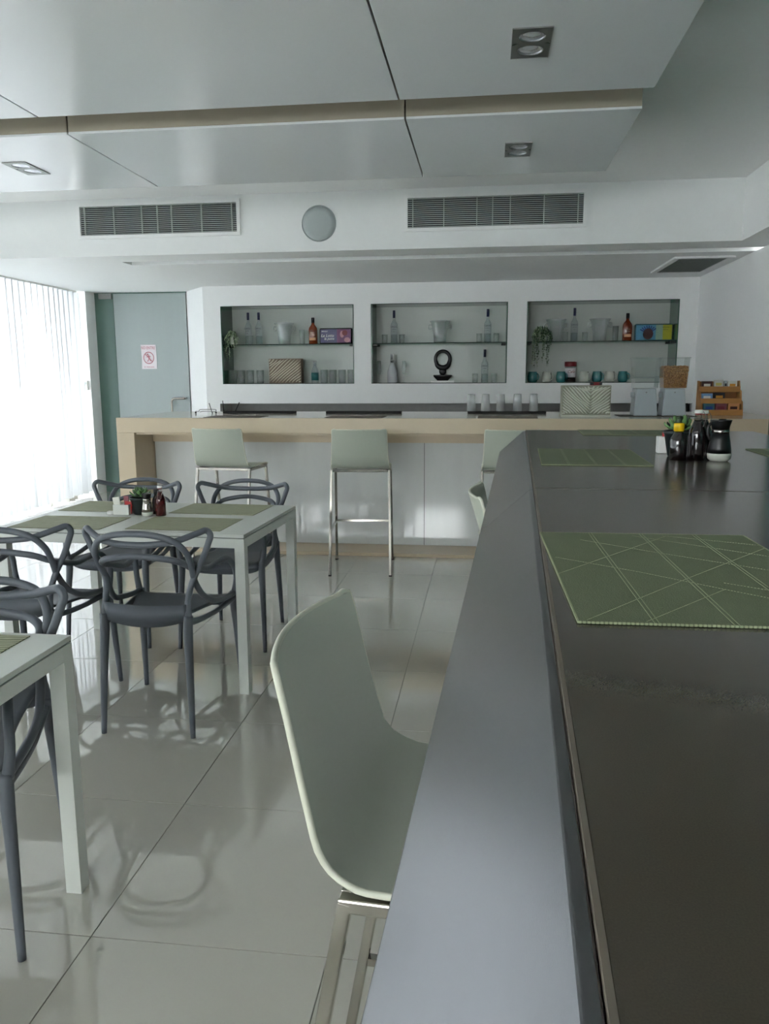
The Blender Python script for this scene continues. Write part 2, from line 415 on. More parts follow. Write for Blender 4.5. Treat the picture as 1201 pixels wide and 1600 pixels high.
# curtain
def curtain(y0, y1, x, ztop, label):
    n = int((y1 - y0) / .0105); vs = []; zs = [.035 + (ztop - .035) * t / 12 for t in range(13)]
    ph = 0; per = []
    for i in range(n + 1):
        y = y0 + (y1 - y0) * i / n
        per.append((y, 2 * PI * y / .118 + 1.3 * math.sin(y * 2.9) + .7 * math.sin(y * 7.1)))
    th = .0015
    for side in (0, 1):
        for zi, z in enumerate(zs):
            k = zi / 12; amp = .074 - .022 * k
            for y, p in per:
                dx = amp * math.sin(p) + .012 * (1 - k) * math.sin(p * .5 + 1)
                vs.append((x + dx + side * th, y + .012 * math.sin(2 * p) * (.6 + .4 * k), z + (.006 * math.sin(p * .37) if zi == 0 else 0)))
    fs = []; L_ = n + 1; S_ = L_ * 13
    for zi in range(12):
        for i in range(n): a = zi * L_ + i; fs.append((a, a + 1, a + L_ + 1, a + L_))
    b = B(); b.add(vs[:S_], fs, True)
    r = thing('curtain', label, 'curtain', (0, 0, 0))
    obj('fabric', b, 'curtain', r, fix=False)
    obj('rail', B().box(x - .02, x + .02, y0, y1, ztop, ztop + .018), 'white', r)
    return r
curtain(YREAR + .2, 9.34, -4.94, ZS - .02, 'sheer white floor length curtain pleated along the whole window wall')

# lacquered ceiling panels hung below the ceiling
PXS = [-5.6, -3.98, -2.195, -.42, .722]
PYS = [(4.185, 5.36), (2.745, 3.905), (1.30, 2.465), (-.145, 1.02), (-1.59, -.425)]
pan = tag(bpy.data.objects.new('ceiling_panels_frame', None), kind='structure'); pan.name = 'ceiling_raft'; COL.objects.link(pan)
for (a, b_) in PYS:
    for k in range(len(PXS) - 1):
        x0 = max(PXS[k], -4.8) + .004; x1 = PXS[k + 1] - .004
        if x1 <= x0: continue
        q = obj('ceiling_panel', B().box(x0, x1, a, b_, 2.70, 2.712), 'panel', pan, bevel=.002)
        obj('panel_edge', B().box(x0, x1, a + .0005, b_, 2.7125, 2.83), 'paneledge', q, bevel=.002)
for y in (4.7, 3.3, 1.9):
    pass
hg = B()
for (a, b_) in PYS:
    for x in (-4.4, -3.1, -1.3, .15):
        hg.box(x - .015, x + .015, (a + b_) / 2 - .015, (a + b_) / 2 + .015, 2.83, ZC)
obj('hanger', hg, 'metal', pan)

# downlights
def downlight(x0, y0, label, shell_first=None):
    r = thing('downlight', label, 'light', (x0, y0, 2.70), 0, 'twin recessed downlights in the ceiling panels')
    w_, l_ = .143, .275
    cs = [(w_ / 2, l_ * .27), (w_ / 2, l_ * .73)]; R = .051
    # plate with two round holes, built as ring sectors
    b = B(); n = 24
    for cx, cyy in cs:
        ylo, yhi = (0, l_ / 2) if cyy < l_ / 2 else (l_ / 2, l_)
        ring, outer = [], []
        for k in range(n):
            a = 2 * PI * (k + .5) / n; dx, dy = math.cos(a), math.sin(a)
            ring.append((cx + R * dx, cyy + R * dy))
            t = min((w_ - cx) / dx if dx > 1e-6 else 9, -cx / dx if dx < -1e-6 else 9, (yhi - cyy) / dy if dy > 1e-6 else 9, (ylo - cyy) / dy if dy < -1e-6 else 9)
            outer.append((cx + t * dx, cyy + t * dy))
        vs = [(x, y, -.004) for x, y in ring] + [(x, y, -.004) for x, y in outer] + [(x, y, 0) for x, y in ring] + [(x, y, 0) for x, y in outer]
        fs = []
        for k in range(n):
            k2 = (k + 1) % n
            fs += [(k, k2, n + k2, n + k), (2 * n + k, 3 * n + k, 3 * n + k2, 2 * n + k2), (k, 2 * n + k, 2 * n + k2, k2), (n + k, n + k2, 3 * n + k2, 3 * n + k)]
        b.add(vs, fs)
    for x, y in ((0, 0), (w_, 0), (0, l_), (w_, l_)):   # corner fillers
        b.box(min(x, x + (.03 if x == 0 else -.03)), max(x, x + (.03 if x == 0 else -.03)), min(y, y + (.03 if y == 0 else -.03)), max(y, y + (.03 if y == 0 else -.03)), -.0039, 0)
    obj('plate', b, 'lampface', r, fix=False)
    obj('trim_ring', B().box(-.003, 0, -.003, l_ + .003, -.005, 0).box(w_, w_ + .003, -.003, l_ + .003, -.005, 0).box(0, w_, -.003, 0, -.005, 0).box(0, w_, l_, l_ + .003, -.005, 0), 'metal', r)
    for cx, cyy in cs:
        lm = obj('lamp', B().lathe([(R, 0), (R, -.002), (R - .006, -.004), (R - .004, -.001), (.04, -.0012), (.028, -.0025), (.016, -.0045), (1e-6, -.0055)], 24, (cx, cyy, 0)), 'reflector', r)
    return r
downlight(.078, 3.205, 'twin square downlight in the near ceiling panel')
downlight(.085, 4.665, 'twin downlight in the far ceiling panel above the right side of the bar')
downlight(-2.860, 4.650, 'twin downlight in the far left ceiling panel near the curtain')

# bulkhead grilles
def grille(x0, x1, z0, z1, label, verts_):
    r = thing('air_vent', label, 'air vent', (x0, YBK, z0), 0, 'long slatted air vents in the white bulkhead')
    W_, H_ = x1 - x0, z1 - z0
    obj('backing', B().box(.0, W_, -.004, 0, 0, H_), 'grilledark', r)
    f = .028
    obj('frame', B().box(-f, W_ + f, -.022, 0, -f, 0).box(-f, W_ + f, -.022, 0, H_, H_ + f).box(-f, 0, -.022, 0, 0, H_).box(W_, W_ + f, -.022, 0, 0, H_), 'wall', r)
    n = 15; s0 = None
    for k in range(n):
        z = H_ * (k + .5) / n
        if s0 is None: s0 = obj('slat', B().box(0, W_, -.020, -.008, -.0021, .0021), 'grille', r); s0.location = (0, 0, z)
        else:
            c = s0.copy(); COL.objects.link(c); c.parent = r; c.location = (0, 0, z)
    for t in verts_:
        obj('upright', B().box(W_ * t - .003, W_ * t + .003, -.0215, -.005, 0, H_), 'grille', r)
    return r
grille(-3.485, -2.098, 2.652, 2.888, 'long slatted air vent in the bulkhead at the curtain side', (.03, .22, .40, .50, .59, .78, .97))
grille(-.658, .745, 2.640, 2.872, 'long slatted air vent in the bulkhead right of the round speaker', (.03, .21, .40, .49, .59, .78, .97))
r = thing('ceiling_speaker', 'round grey speaker disc set in the white bulkhead', 'speaker', (-1.40, YBK, 2.70))
T = Matrix.Rotation(PI / 2, 4, 'X')
obj('mesh_cover', B().lathe([(.137, 0), (.136, .008), (.10, .012), (.05, .0135), (1e-6, .014)], 48, mtx=T), 'speaker', r)
obj('rim', B().tube([(.141 * math.cos(2 * PI * k / 16), .141 * math.sin(2 * PI * k / 16), .004) for k in range(16)], .005, 6, 3, closed=True, mtx=T), 'speaker', r)
# soffit grille
r = thing('soffit_vent', 'grey slatted air vent in the soffit by the right wall', 'air vent', (1.69, 7.63, ZS))
W_, L_ = .42, .96
obj('backing', B().box(0, W_, 0, L_, -.003, 0), 'grilledark', r)
obj('frame', B().box(-.05, 0, -.05, L_ + .05, -.016, 0).box(W_, W_ + .05, -.05, L_ + .05, -.016, 0).box(0, W_, -.05, 0, -.016, 0).box(0, W_, L_, L_ + .05, -.016, 0), 'wall', r)
s0 = None
for k in range(20):
    x = W_ * (k + .5) / 20
    if s0 is None: s0 = obj('slat', B().box(-.0035, .0035, 0, L_, -.014, -.004), 'grillegrey', r); s0.location = (x, 0, 0)
    else:
        c = s0.copy(); COL.objects.link(c); c.parent = r; c.location = (x, 0, 0)

# door
dr = tag(bpy.data.objects.new('door_1', None), kind='structure'); COL.objects.link(dr)
obj('door_leaf', B().box(-4.585, -3.655, 9.60, 9.612, .01, 2.462), 'doorglass', dr, bevel=.001)
obj('sidelight', B().box(-4.83, -4.59, 9.604, 9.616, 0, 2.47), 'sideglass', dr)
obj('hinge_patch', B().box(-4.765, -4.60, 9.575, 9.603, 2.405, 2.47), 'metal', dr, bevel=.004)
obj('top_rail', B().box(-4.83, -3.65, 9.598, 9.62, 2.464, 2.479), 'sideglass', dr)
obj('door_handle', B().tube([(-3.70, 9.598, 1.19), (-3.70, 9.55, 1.19), (-3.715, 9.53, 1.19), (-3.78, 9.53, 1.19), (-3.84, 9.53, 1.185), (-3.866, 9.53, 1.155), (-3.868, 9.53, 1.08), (-3.868, 9.53, .90), (-3.862, 9.54, .86), (-3.84, 9.598, .85)], .014, 10, 5), 'chrome', dr)
# sign on the door
sg = thing('door_sign', 'white paper sign with a faded red no entry symbol on the glass door', 'sign', (-4.16, 9.598, 1.70))
vs, fs = [], []
for i in range(5):
    for j in range(5): vs.append((-.098 + .196 * i / 4 + .004 * math.sin(j), -.002 - .006 * (i / 4) ** 2 * (.5 + .5 * math.sin(j * 1.3)), -.148 + .296 * j / 4))
for i in range(4):
    for j in range(4): a = i * 5 + j; fs.append((a, a + 5, a + 6, a + 1))
b = B().add(vs, fs, True).add([(x, y + .001, z) for x, y, z in vs], [tuple(reversed(f)) for f in fs], True)
obj('sheet', b, 'paper', sg, fix=False)
text('lettering', 'NO ENTRE', .052, 'pink', sg, (-.004, -.0105, .108), sx=.72)
text('lettering', 'NO TRESPASSING', .022, 'pink', sg, (0, -.0105, -.125), sx=.75)
T2 = Matrix.Translation((.0, -.0105, -.012)) @ Matrix.Rotation(PI / 2, 4, 'X')
pb = B()
ring = [(math.cos(2 * PI * k / 32), math.sin(2 * PI * k / 32)) for k in range(32)]
pb.add([(x * .070, y * .075, z) for z in (0, .0006) for x, y in ring] + [(x * .060, y * .064, z) for z in (0, .0006) for x, y in ring],
       [(64 + k, 64 + (k + 1) % 32, (k + 1) % 32, k) for k in range(32)] + [(32 + k, 32 + (k + 1) % 32, 96 + (k + 1) % 32, 96 + k) for k in range(32)], mtx=T2)
pb.bar((-.046, .048, .0004), (.046, -.048, .0004), .010, .0008, (1, 1, 0), mtx=T2)
obj('prohibition_ring', pb, 'pink', sg, fix=False)
fb = B(); fb.lathe([(.011, 0), (.011, .0006)], 12, (-.012, .042, 0), T2, False)
for a, c, w_ in (((-.006, .030), (.006, -.008), .022), ((.006, -.006), (-.016, -.045), .010), ((.006, -.006), (.024, -.040), .010), ((-.004, .022), (-.028, .006), .007), ((.002, .026), (.026, .012), .007)):
    fb.bar((*a, .0003), (*c, .0003), w_, .0006, (1, 0, 0) if w_ > .02 else None, mtx=T2)
obj('walking_figure', fb, 'pink', sg, fix=False)
# switch
sw = thing('wall_thermostat', 'small white wall thermostat on the pilaster beside the curtain', 'thermostat', (-4.895, 9.37, 1.355))
obj('case', B().box(-.035, .035, -.028, 0, -.058, .058), 'white', sw, bevel=.004)
obj('display', B().box(-.022, .022, -.0295, -.027, .01, .04), 'speaker', sw)

# teal glass partition beyond the bar; unseen length added to tint the ceiling green
tp = thing('glass_partition', 'teal glass partition edge standing beyond the right side of the bar', 'partition', (2.0, 1.45, 0))
obj('pane', B().box(-.008, .008, -4.5, 4.5, .04, ZS - .03), 'teal', tp)
obj('channel', B().box(-.02, .02, -4.5, 4.5, 0, .04).box(-.02, .02, -4.5, 4.5, ZS - .03, ZS - .001), 'metal', tp)

# ------------------------------------------------------------------ niches
NL = ['left wall niche with trailing plant, clear bottles and a purple tin', 'middle wall niche with the black ring sculpture', 'right wall niche with the row of mugs']
for (x0, x1), lb in zip(NI, NL):
    r = thing('display_niche', lb, 'niche', (x0, YB, NZ0), 0, 'three glass lined niches in the back wall')
    W_, H_ = x1 - x0, NZ1 - NZ0; t = .007
    obj('back_panel', B().box(.001, W_ - .001, ND, ND + .018, 0.001, H_ - .001), 'niche', r)
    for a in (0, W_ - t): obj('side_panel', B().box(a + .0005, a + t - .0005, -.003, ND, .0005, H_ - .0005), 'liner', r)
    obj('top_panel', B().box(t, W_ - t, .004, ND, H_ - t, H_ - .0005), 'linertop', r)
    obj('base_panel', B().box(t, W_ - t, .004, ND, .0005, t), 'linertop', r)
    obj('edge_strip', B().box(t, W_ - t, -.003, .004, .0005, t).box(t, W_ - t, -.003, .004, H_ - t, H_ - .0005).box(-.004, .0004, -.004, .002, 0, H_).box(W_ - .0004, W_ + .004, -.004, .002, 0, H_), 'glassedge', r)
    sh = obj('shelf', B().box(t + .002, W_ - t - .002, .03, ND - .005, .446, .456), 'shelfglass', r)
    obj('shelf_edge', B().box(t + .002, W_ - t - .002, .026, .0299, .446, .456), 'glassedge', sh)
    for a in (t, W_ - t - .05):
        for y in (.06, .30): obj('bracket', B().box(a, a + .05, y, y + .03, .426, .4455), 'black', r, bevel=.004)
ZU, ZLO = NZ0 + .4565, NZ0 + .0075

# --- niche contents builders
def vodka_bottle(label, h=.372):
    r = thing('vodka_bottle', label, 'bottle', (0, 0, 0), 0, 'clear bottles with dark blue caps')
    R = .0405
    obj('body', B().lathe([(1e-6, .002), (R - .004, 0), (R, .006), (R, .205), (R - .004, .222), (.026, .242), (.0165, .262), (.0145, .285), (.0145, h - .08)], 24), 'bottleglass', r)
    obj('liquid', B().lathe([(1e-6, .008), (R - .004, .008), (R - .004, .100), (1e-6, .100)], 20), M['bottleglass'], r)
    obj('cap', B().lathe([(.0155, h - .085), (.0155, h - .002), (.0145, h), (1e-6, h)], 20), 'blue', r)
    text('lettering', 'CIROC', .026, 'ink', r, (0, -R - .001, .185), ext=.0006, sx=.95)
    text('lettering', 'VODKA', .012, 'ink', r, (0, -R - .001, .158), ext=.0006)
    text('lettering', '40%', .010, 'ink', r, (0, -R - .001, .132), ext=.0006)
    return r

def rum_bottle(label, loc):
    r = thing('rum_bottle', label, 'bottle', loc, 0, 'amber rum bottles')
    obj('body', B().lathe([(1e-6, 0), (.048, 0), (.052, .006), (.052, .165), (.047, .188), (.030, .212), (.018, .228), (.016, .248)], 26, sy=.62), 'amber', r)
    obj('cap', B().lathe([(.019, .246), (.019, .300), (.017, .304), (1e-6, .304)], 18), 'black', r)
    obj('label', B().box(-.036, .036, -.0345, -.031, .045, .075), 'amberlabel', r, bevel=.0005)
    text('lettering', 'RESERVA', .014, 'amberlabel', r, (0, -.0335, .128), ext=.0006)
    text('lettering', 'RON AÑEJO', .010, 'amberlabel', r, (0, -.0335, .105), ext=.0006)
    return r

def tumbler(name, label, h, r0, r1, group, cat='glass', thick=.002, gm='glass', rm='glass'):
    r = thing(name, label, cat, (0, 0, 0), 0, group)
    obj('wall', B().lathe([(1e-6, 0), (r0 * .92, 0), (r0, .003), (r1, h), (r1 - thick, h), (r0 - thick, .010), (1e-6, .009)], 20), gm, r)
    obj('base', B().lathe([(1e-6, .0005), (r0 * .90, .0005), (r0 * .96, .004), (r0 * .95, .0085), (1e-6, .0085)], 20), rm, r)
    obj('rim', B().tube([((r1 - thick / 2) * math.cos(2 * PI * k / 12), (r1 - thick / 2) * math.sin(2 * PI * k / 12), h) for k in range(12)], .0014, 5, 2, closed=True), 'glass', r)
    return r

def bucket(label, loc, s=1):
    r = thing('ice_bucket', label, 'ice bucket', loc, 0, 'clear acrylic ice buckets')
    obj('body', B().lathe([(1e-6, 0), (.066, 0), (.070, .006), (.080, .12), (.098, .215), (.116, .242), (.119, .248), (.113, .248), (.094, .215), (.076, .12), (.066, .012), (1e-6, .010)], 28), 'acrylic', r)
    for sx in (-1, 1):
        obj('handle', B().tube([(sx * .088, 0, .165), (sx * .125, 0, .16), (sx * .132, 0, .185), (sx * .125, 0, .205), (sx * .095, 0, .205)], .006, 8, 4), 'acrylic', r)
    r.scale = (s, s, s)
    return r

def trailing_plant(label, loc, strands, width, hang, pale, seed, mname):
    rnd = random.Random(seed)
    r = thing('trailing_plant', label, 'plant', loc, 0, None)
    p = obj('pot', B().lathe([(1e-6, 0), (.040, 0), (.054, .09), (.057, .10), (.052, .10), (.047, .088), (1e-6, .086)], 20), 'whitemug', r)
    obj('soil', B().lathe([(.046, .086), (.04, .091), (1e-6, .093)], 14), 'soil', p)
    for mi, mm in enumerate(mname):
        b = B()
        for k in range(strands):
            if k % len(mname) != mi: continue
            a = rnd.uniform(PI, 2 * PI) if rnd.random() < .8 else rnd.uniform(0, PI)
            x0, y0 = .03 * math.cos(a), .03 * math.sin(a)
            ex, ey = width * math.cos(a) * rnd.uniform(.7, 1.15), -abs(.09 * math.sin(a)) * rnd.uniform(.8, 1.2) - .03
            dn = rnd.uniform(.05, 1) * hang if rnd.random() < .5 else rnd.uniform(-.02, .12)
            pts = [Vector((x0, y0, .09)), Vector((ex * .5, ey * .55, .135 + rnd.uniform(-.01, .02))), Vector((ex, ey, .08)), Vector((ex * 1.05 + rnd.uniform(-.01, .01), ey - .012, .08 - dn * .5)), Vector((ex * 1.03 + rnd.uniform(-.02, .02), ey - .014, .08 - dn))]
            b.tube(pts, .0011, 4, 3)
            nl = int(8 + dn * 60)
            for q in range(nl):
                t = q / nl * 3.999; i = int(t); f = t - i
                c = pts[i].lerp(pts[i + 1], f) + Vector((rnd.uniform(-.009, .009), rnd.uniform(-.009, .004), rnd.uniform(-.006, .006)))
                s_ = rnd.uniform(.010, .016)
                Mx = Matrix.Translation(c) @ Matrix.Rotation(rnd.uniform(0, 6.3), 4, 'Z') @ Matrix.Rotation(rnd.uniform(.5, 2.4), 4, 'X')
                b.add([(0, 0, 0), (s_ * .6, s_ * .5, .001), (0, s_ * 1.7, 0), (-s_ * .6, s_ * .5, .001), (0, s_ * .8, -.0015)], [(0, 1, 4), (1, 2, 4), (2, 3, 4), (3, 0, 4), (0, 3, 2, 1)], False, Mx)
        o = obj('foliage', b, mm, r, fix=False); o['kind'] = 'stuff'
    return r

NY = 9.33
vb = vodka_bottle('first clear blue capped bottle beside the plant in the left niche')
vb.location = (-2.797, NY, ZU)
for x, z, lb in ((-2.669, ZU, 'second clear blue capped bottle from the plant in the left niche'),
                 (-1.064, ZU, 'clear blue capped bottle at the left of the middle niche upper shelf'),
                 (.008, ZU, 'clear blue capped bottle at the right of the middle niche upper shelf'),
                 (-.019, ZLO, 'clear blue capped bottle on the base of the middle niche'),
                 (.977, ZU, 'clear blue capped bottle between two ice buckets in the right niche')):
    dup(vb, (x, NY + (.04 if x == .977 else 0), z), 0, lb)
vb2 = None
rum_bottle('amber rum bottle beside the purple tin in the left niche', (-2.019, NY, ZU))
rum_bottle('amber rum bottle beside the blue and yellow tin in the right niche', (1.552, NY, ZU))
bucket('clear ice bucket on the left niche shelf', (-2.368, NY + .02, ZU))
bucket('clear ice bucket in the centre of the middle niche shelf', (-.535, NY + .02, ZU))
bucket('clear ice bucket beside the trailing plant in the right niche', (.772, NY + .02, ZU))
bucket('clear ice bucket between shot glass and tall glass in the right niche', (1.255, NY + .02, ZU))
sgp = 'small shot glasses on the niche shelves'
sg0 = tumbler('shot_glass', 'shot glass in front of the two clear bottles in the left niche', .10, .030, .034, sgp); sg0.location = (-2.745, NY - .10, ZU)
for x, z, lb in ((-1.172, ZU, 'shot glass left of the left bottle on the middle niche shelf'), (-.972, ZU, 'shot glass right of the left bottle on the middle niche shelf'),
                 (-.087, ZU, 'shot glass left of the right bottle on the middle niche shelf'), (.105, ZU, 'shot glass right of the right bottle on the middle niche shelf'),
                 (-.127, ZLO, 'shot glass left of the bottle on the middle niche base'), (.088, ZLO, 'shot glass right of the bottle on the middle niche base'),
                 (.862, ZU, 'shot glass left of the bottle in the right niche'), (1.091, ZU, 'shot glass right of the bottle in the right niche')):
    dup(sg0, (x, NY - (.13 if x == .862 else .01), z), 0, lb)
tg = tumbler('highball_glass', 'tall glass beside the amber bottle in the left niche', .165, .030, .036, 'tall glasses on the upper niche shelves'); tg.location = (-2.150, NY, ZU)
dup(tg, (1.425, NY, ZU), 0, 'tall glass beside the amber bottle in the right niche')
tl = tumbler('tumbler', 'tumbler at the outer end of the left row in the left niche', .152, .040, .046, 'tumblers on the base of the left niche'); tl.location = (-3.000, NY, ZLO)
for k, (x, lb) in enumerate(((-2.900, 'second tumbler of the left row in the left niche'), (-2.790, 'third tumbler of the left row in the left niche'), (-2.670, 'tumbler of the left row nearest the cream ribbed box in the left niche'),
               (-1.895, 'tumbler beside the swing top bottle in the left niche'), (-1.790, 'second tumbler from the swing top bottle in the left niche'), (-1.680, 'third tumbler from the swing top bottle in the left niche'), (-1.572, 'last tumbler at the right end of the left niche base'))):
    dup(tl, (x, NY, ZLO), 0, lb)

def tin(name, label, loc, W_, H_, base):
    r = thing(name, label, 'tin', loc)
    obj('case', B().box(-W_ / 2, W_ / 2, 0, .06, 0, H_), base, r, bevel=.016, seg=3)
    return r
t1 = tin('gift_tin', 'dark purple gift tin with pale script in the left niche', (-1.745, NY - .03, ZU), .385, .182, 'black')
obj('face_print', B().box(-.18, .015, -.0012, 0, .014, .168), 'navy', t1)
obj('portrait_print', B().box(.015, .178, -.0012, 0, .014, .168), 'purple', t1)
obj('portrait_figure', B().lathe([(.03, -.001), (.03, 0)], 16, (0, 0, 0), Matrix.Translation((.075, -.0014, .11)) @ Matrix.Rotation(PI / 2, 4, 'X'), False, .8, 1.3).lathe([(.03, -.001), (.03, 0)], 12, (0, 0, 0), Matrix.Translation((.135, -.0014, .045)) @ Matrix.Rotation(PI / 2, 4, 'X'), False, 1.2, 1), 'skinprint', t1)
obj('portrait_hair', B().lathe([(.032, -.001), (.032, 0)], 14, (0, 0, 0), Matrix.Translation((.108, -.0018, .125)) @ Matrix.Rotation(PI / 2, 4, 'X'), False), 'darkred', t1)
text('lettering', 'BARCELO', .018, 'white', t1, (-.13, -.002, .144), sx=.9)
text('lettering', 'La Lotta', .046, 'white', t1, (-.098, -.002, .095), shear=.3)
text('lettering', 'la pone', .040, 'white', t1, (-.078, -.002, .060), shear=.3)
t2 = tin('gift_box', 'gift tin with blue feathered portrait and yellow end in the right niche', (1.834, NY - .03, ZU), .405, .185, 'mute')
obj('blue_print', B().box(-.19, .02, -.0012, 0, .012, .172), 'skyblue', t2)
obj('yellow_print', B().box(.095, .192, -.0012, 0, .012, .172), 'yellow', t2)
obj('green_print', B().box(.02, .095, -.0012, 0, .012, .172), 'palegreen', t2)
fb = B()
for k in range(11):
    a = .15 + k * .27
    fb.bar((-.06 + .05 * math.cos(a), -.0018, .075 + .045 * math.sin(a)), (-.06 + .105 * math.cos(a), -.0018, .078 + .088 * math.sin(a)), .014, .001, None)
obj('feather_print', fb, 'deepblue', t2)
obj('portrait_figure', B().lathe([(.055, -.001), (.055, 0)], 18, (0, 0, 0), Matrix.Translation((-.062, -.0026, .075)) @ Matrix.Rotation(PI / 2, 4, 'X'), False, 1, 1.1), 'brownprint', t2)
text('lettering', 'EDICION', .018, 'leafdark', t2, (.125, -.002, .145)); text('lettering', 'ESPECIAL', .014, 'leafdark', t2, (.125, -.002, .120))

def ribbed_box(label, loc, W_, H_, D_, chevron, body, groove):
    r = thing('ribbed_box', label, 'box', loc)
    obj('case', B().box(-W_ / 2, W_ / 2, .006, D_, .0, H_), body, r, bevel=.003)
    b = B(); rnd = random.Random(3)
    def ridge(p, q):
        n = 7; pts = []
        for i in range(n + 1):
            t = i / n; x = p[0] + (q[0] - p[0]) * t; z = p[1] + (q[1] - p[1]) * t + .006 * math.sin(t * 5 + p[1] * 40)
            pts.append((x, .004, max(.006, min(H_ - .006, z))))
        b.tube(pts, [.002] + [.0072] * (n - 1) + [.002], 6, 1)
    st = .030; w2 = W_ / 2 - .006
    if chevron:
        k = -.30
        while k < H_ + .5:
            cx = .03
            for side in (-1, 1):
                sl = .75 if side > 0 else .95
                x0, z0 = cx * 1.0 + (.0), k; x1 = side * w2; z1 = k + abs(x1 - cx) * sl
                pts = []
                for i in range(41):
                    t = i / 40; x = x0 + (x1 - x0) * t; z = z0 + (z1 - z0) * t
                    if .006 < z < H_ - .006: pts.append((x, z))
                if len(pts) > 3: ridge(pts[0], pts[-1])
            k += .024
    else:
        k = -.5
        while k < H_ + .1:
            pts = []
            for i in range(61):
                x = -w2 + 2 * w2 * i / 60; z = k + (x + w2) * .85
                if .005 < z < H_ - .005: pts.append((x, z))
            if len(pts) > 3: ridge(pts[0], pts[-1])
            k += st * 1.15
    o = obj('ribs', b, groove, r, fix=False); o['kind'] = 'stuff'
    return r
ribbed_box('cream box with wavy diagonal ribs on the base of the left niche', (-2.352, NY - .06, ZLO), .390, .285, .12, False, 'creamgroove', 'cream')
# swing top bottle
def swing_bottle(name, label, loc, h, R, body, group=None, lab=None, neckm='bottleglass', capm='white'):
    r = thing(name, label, 'bottle', loc, 0, group)
    obj('body', B().lathe([(1e-6, 0), (R * .93, 0), (R, .004), (R, h * .52), (R * .85, h * .60), (R * .45, h * .74), (R * .38, h * .80)], 14), body, r)
    obj('neck', B().lathe([(R * .40, h * .78), (R * .36, h * .90), (R * .44, h * .91), (R * .44, h * .93), (1e-6, h * .93)], 14), neckm, r)
    obj('stopper', B().lathe([(R * .40, h * .93), (R * .46, h * .95), (R * .42, h * .99), (1e-6, h)], 14), capm, r)
    obj('wire_clasp', B().tube([(R * .5, -R * .1, h * .97), (R * .62, -R * .35, h * .88), (R * .48, -R * .5, h * .76), (R * .3, -R * .52, h * .70)], .0011, 5, 4).tube([(R * .45 * math.cos(k * PI / 4), R * .45 * math.sin(k * PI / 4), h * .84) for k in range(8)], .0011, 5, 2, closed=True), 'chrome', r)
    if lab: obj('label', B().lathe([(R + .0006, h * .12), (R + .0006, h * .46)], 18, smooth=True), lab, r, fix=False)
    return r
swing_bottle('swing_top_bottle', 'small bottle with dark teal label in the left niche', (-2.006, NY, ZLO), .262, .043, 'bottleglass', None, 'greenlabel')
# plants
trailing_plant('trailing plant with cream speckled leaves in the left niche', (-2.955, NY - .09, ZU), 34, .075, .36, True, 5, ['leafpale', 'leafdark'])
trailing_plant('trailing string plant with small dark leaves in the right niche', (.60, NY - .10, ZU), 64, .10, .40, False, 9, ['leaf', 'leafdark', 'leafpale'])
# middle niche base
def flute(label, loc):
    r = thing('champagne_flute', label, 'glass', loc, 0, 'champagne flutes beside the white bottle')
    obj('foot', B().lathe([(1e-6, 0), (.030, 0), (.030, .002), (.006, .006), (.0035, .012), (.0035, .085)], 18), 'glass', r)
    obj('bowl', B().lathe([(.0035, .085), (.014, .096), (.024, .125), (.026, .165), (.022, .252), (.0205, .252), (.0245, .165), (.0225, .127), (.012, .099), (1e-6, .094)], 20), 'glass', r)
    return r
f0 = flute('champagne flute left of the white bottle', (-1.238, NY - .02, ZLO)); dup(f0, (-.948, NY - .02, ZLO), 0, 'champagne flute right of the white bottle')
cb = thing('champagne_bottle', 'pearl white champagne bottle between two flutes in the middle niche', 'bottle', (-1.087, NY, ZLO))
obj('body', B().lathe([(1e-6, .004), (.05, 0), (.058, .008), (.058, .10), (.054, .14), (.038, .185), (.022, .215), (.0175, .235), (.0175, .245)], 26), 'silverwhite', cb)
obj('collar', B().lathe([(.020, .232), (.021, .25), (.018, .262)], 16), 'metal', cb)
obj('cork_foil', B().lathe([(.0175, .245), (.017, .30), (.020, .312), (.018, .328), (1e-6, .332)], 16), 'silverwhite', cb)
obj('bow', B().tube([(.018, -.012, .25), (.035, -.016, .262), (.040, -.014, .245), (.02, -.014, .242)], .004, 6, 3), 'silverwhite', cb)
sc_ = thing('ring_sculpture', 'black stone ring sculpture on a white plinth in the middle niche', 'sculpture', (-.500, NY, ZLO))
obj('plinth', B().box(-.135, .135, -.06, .06, 0, .022), 'white', sc_, bevel=.003)
obj('foot_bowl', B().lathe([(.062, .022), (.068, .03), (.105, .07), (.110, .085), (.098, .088), (1e-6, .080)], 28, sy=.42), 'sculpt', sc_)
obj('knot', B().sphere((0, 0, .125), .042, 16, 10, (1, .8, .95)), 'sculpt', sc_)
ringp = []
vs = []; n, mm = 40, 12
b = B()
for i in range(n):
    a = 2 * PI * i / n
    cxr, czr = .083 * math.cos(a), .268 + .088 * math.sin(a) - (.012 if math.sin(a) < -.5 else 0)
    rr = .021 + .011 * max(0, -math.sin(a)) ** 1.5
    for k in range(mm):
        c_ = 2 * PI * k / mm
        vs.append((cxr + rr * math.cos(c_) * math.cos(a), rr * 1.2 * math.sin(c_), czr + rr * math.cos(c_) * math.sin(a)))
b.add(vs, [(i * mm + k, i * mm + (k + 1) % mm, ((i + 1) % n) * mm + (k + 1) % mm, ((i + 1) % n) * mm + k) for i in range(n) for k in range(mm)], True)
obj('ring', b, 'sculpt', sc_)
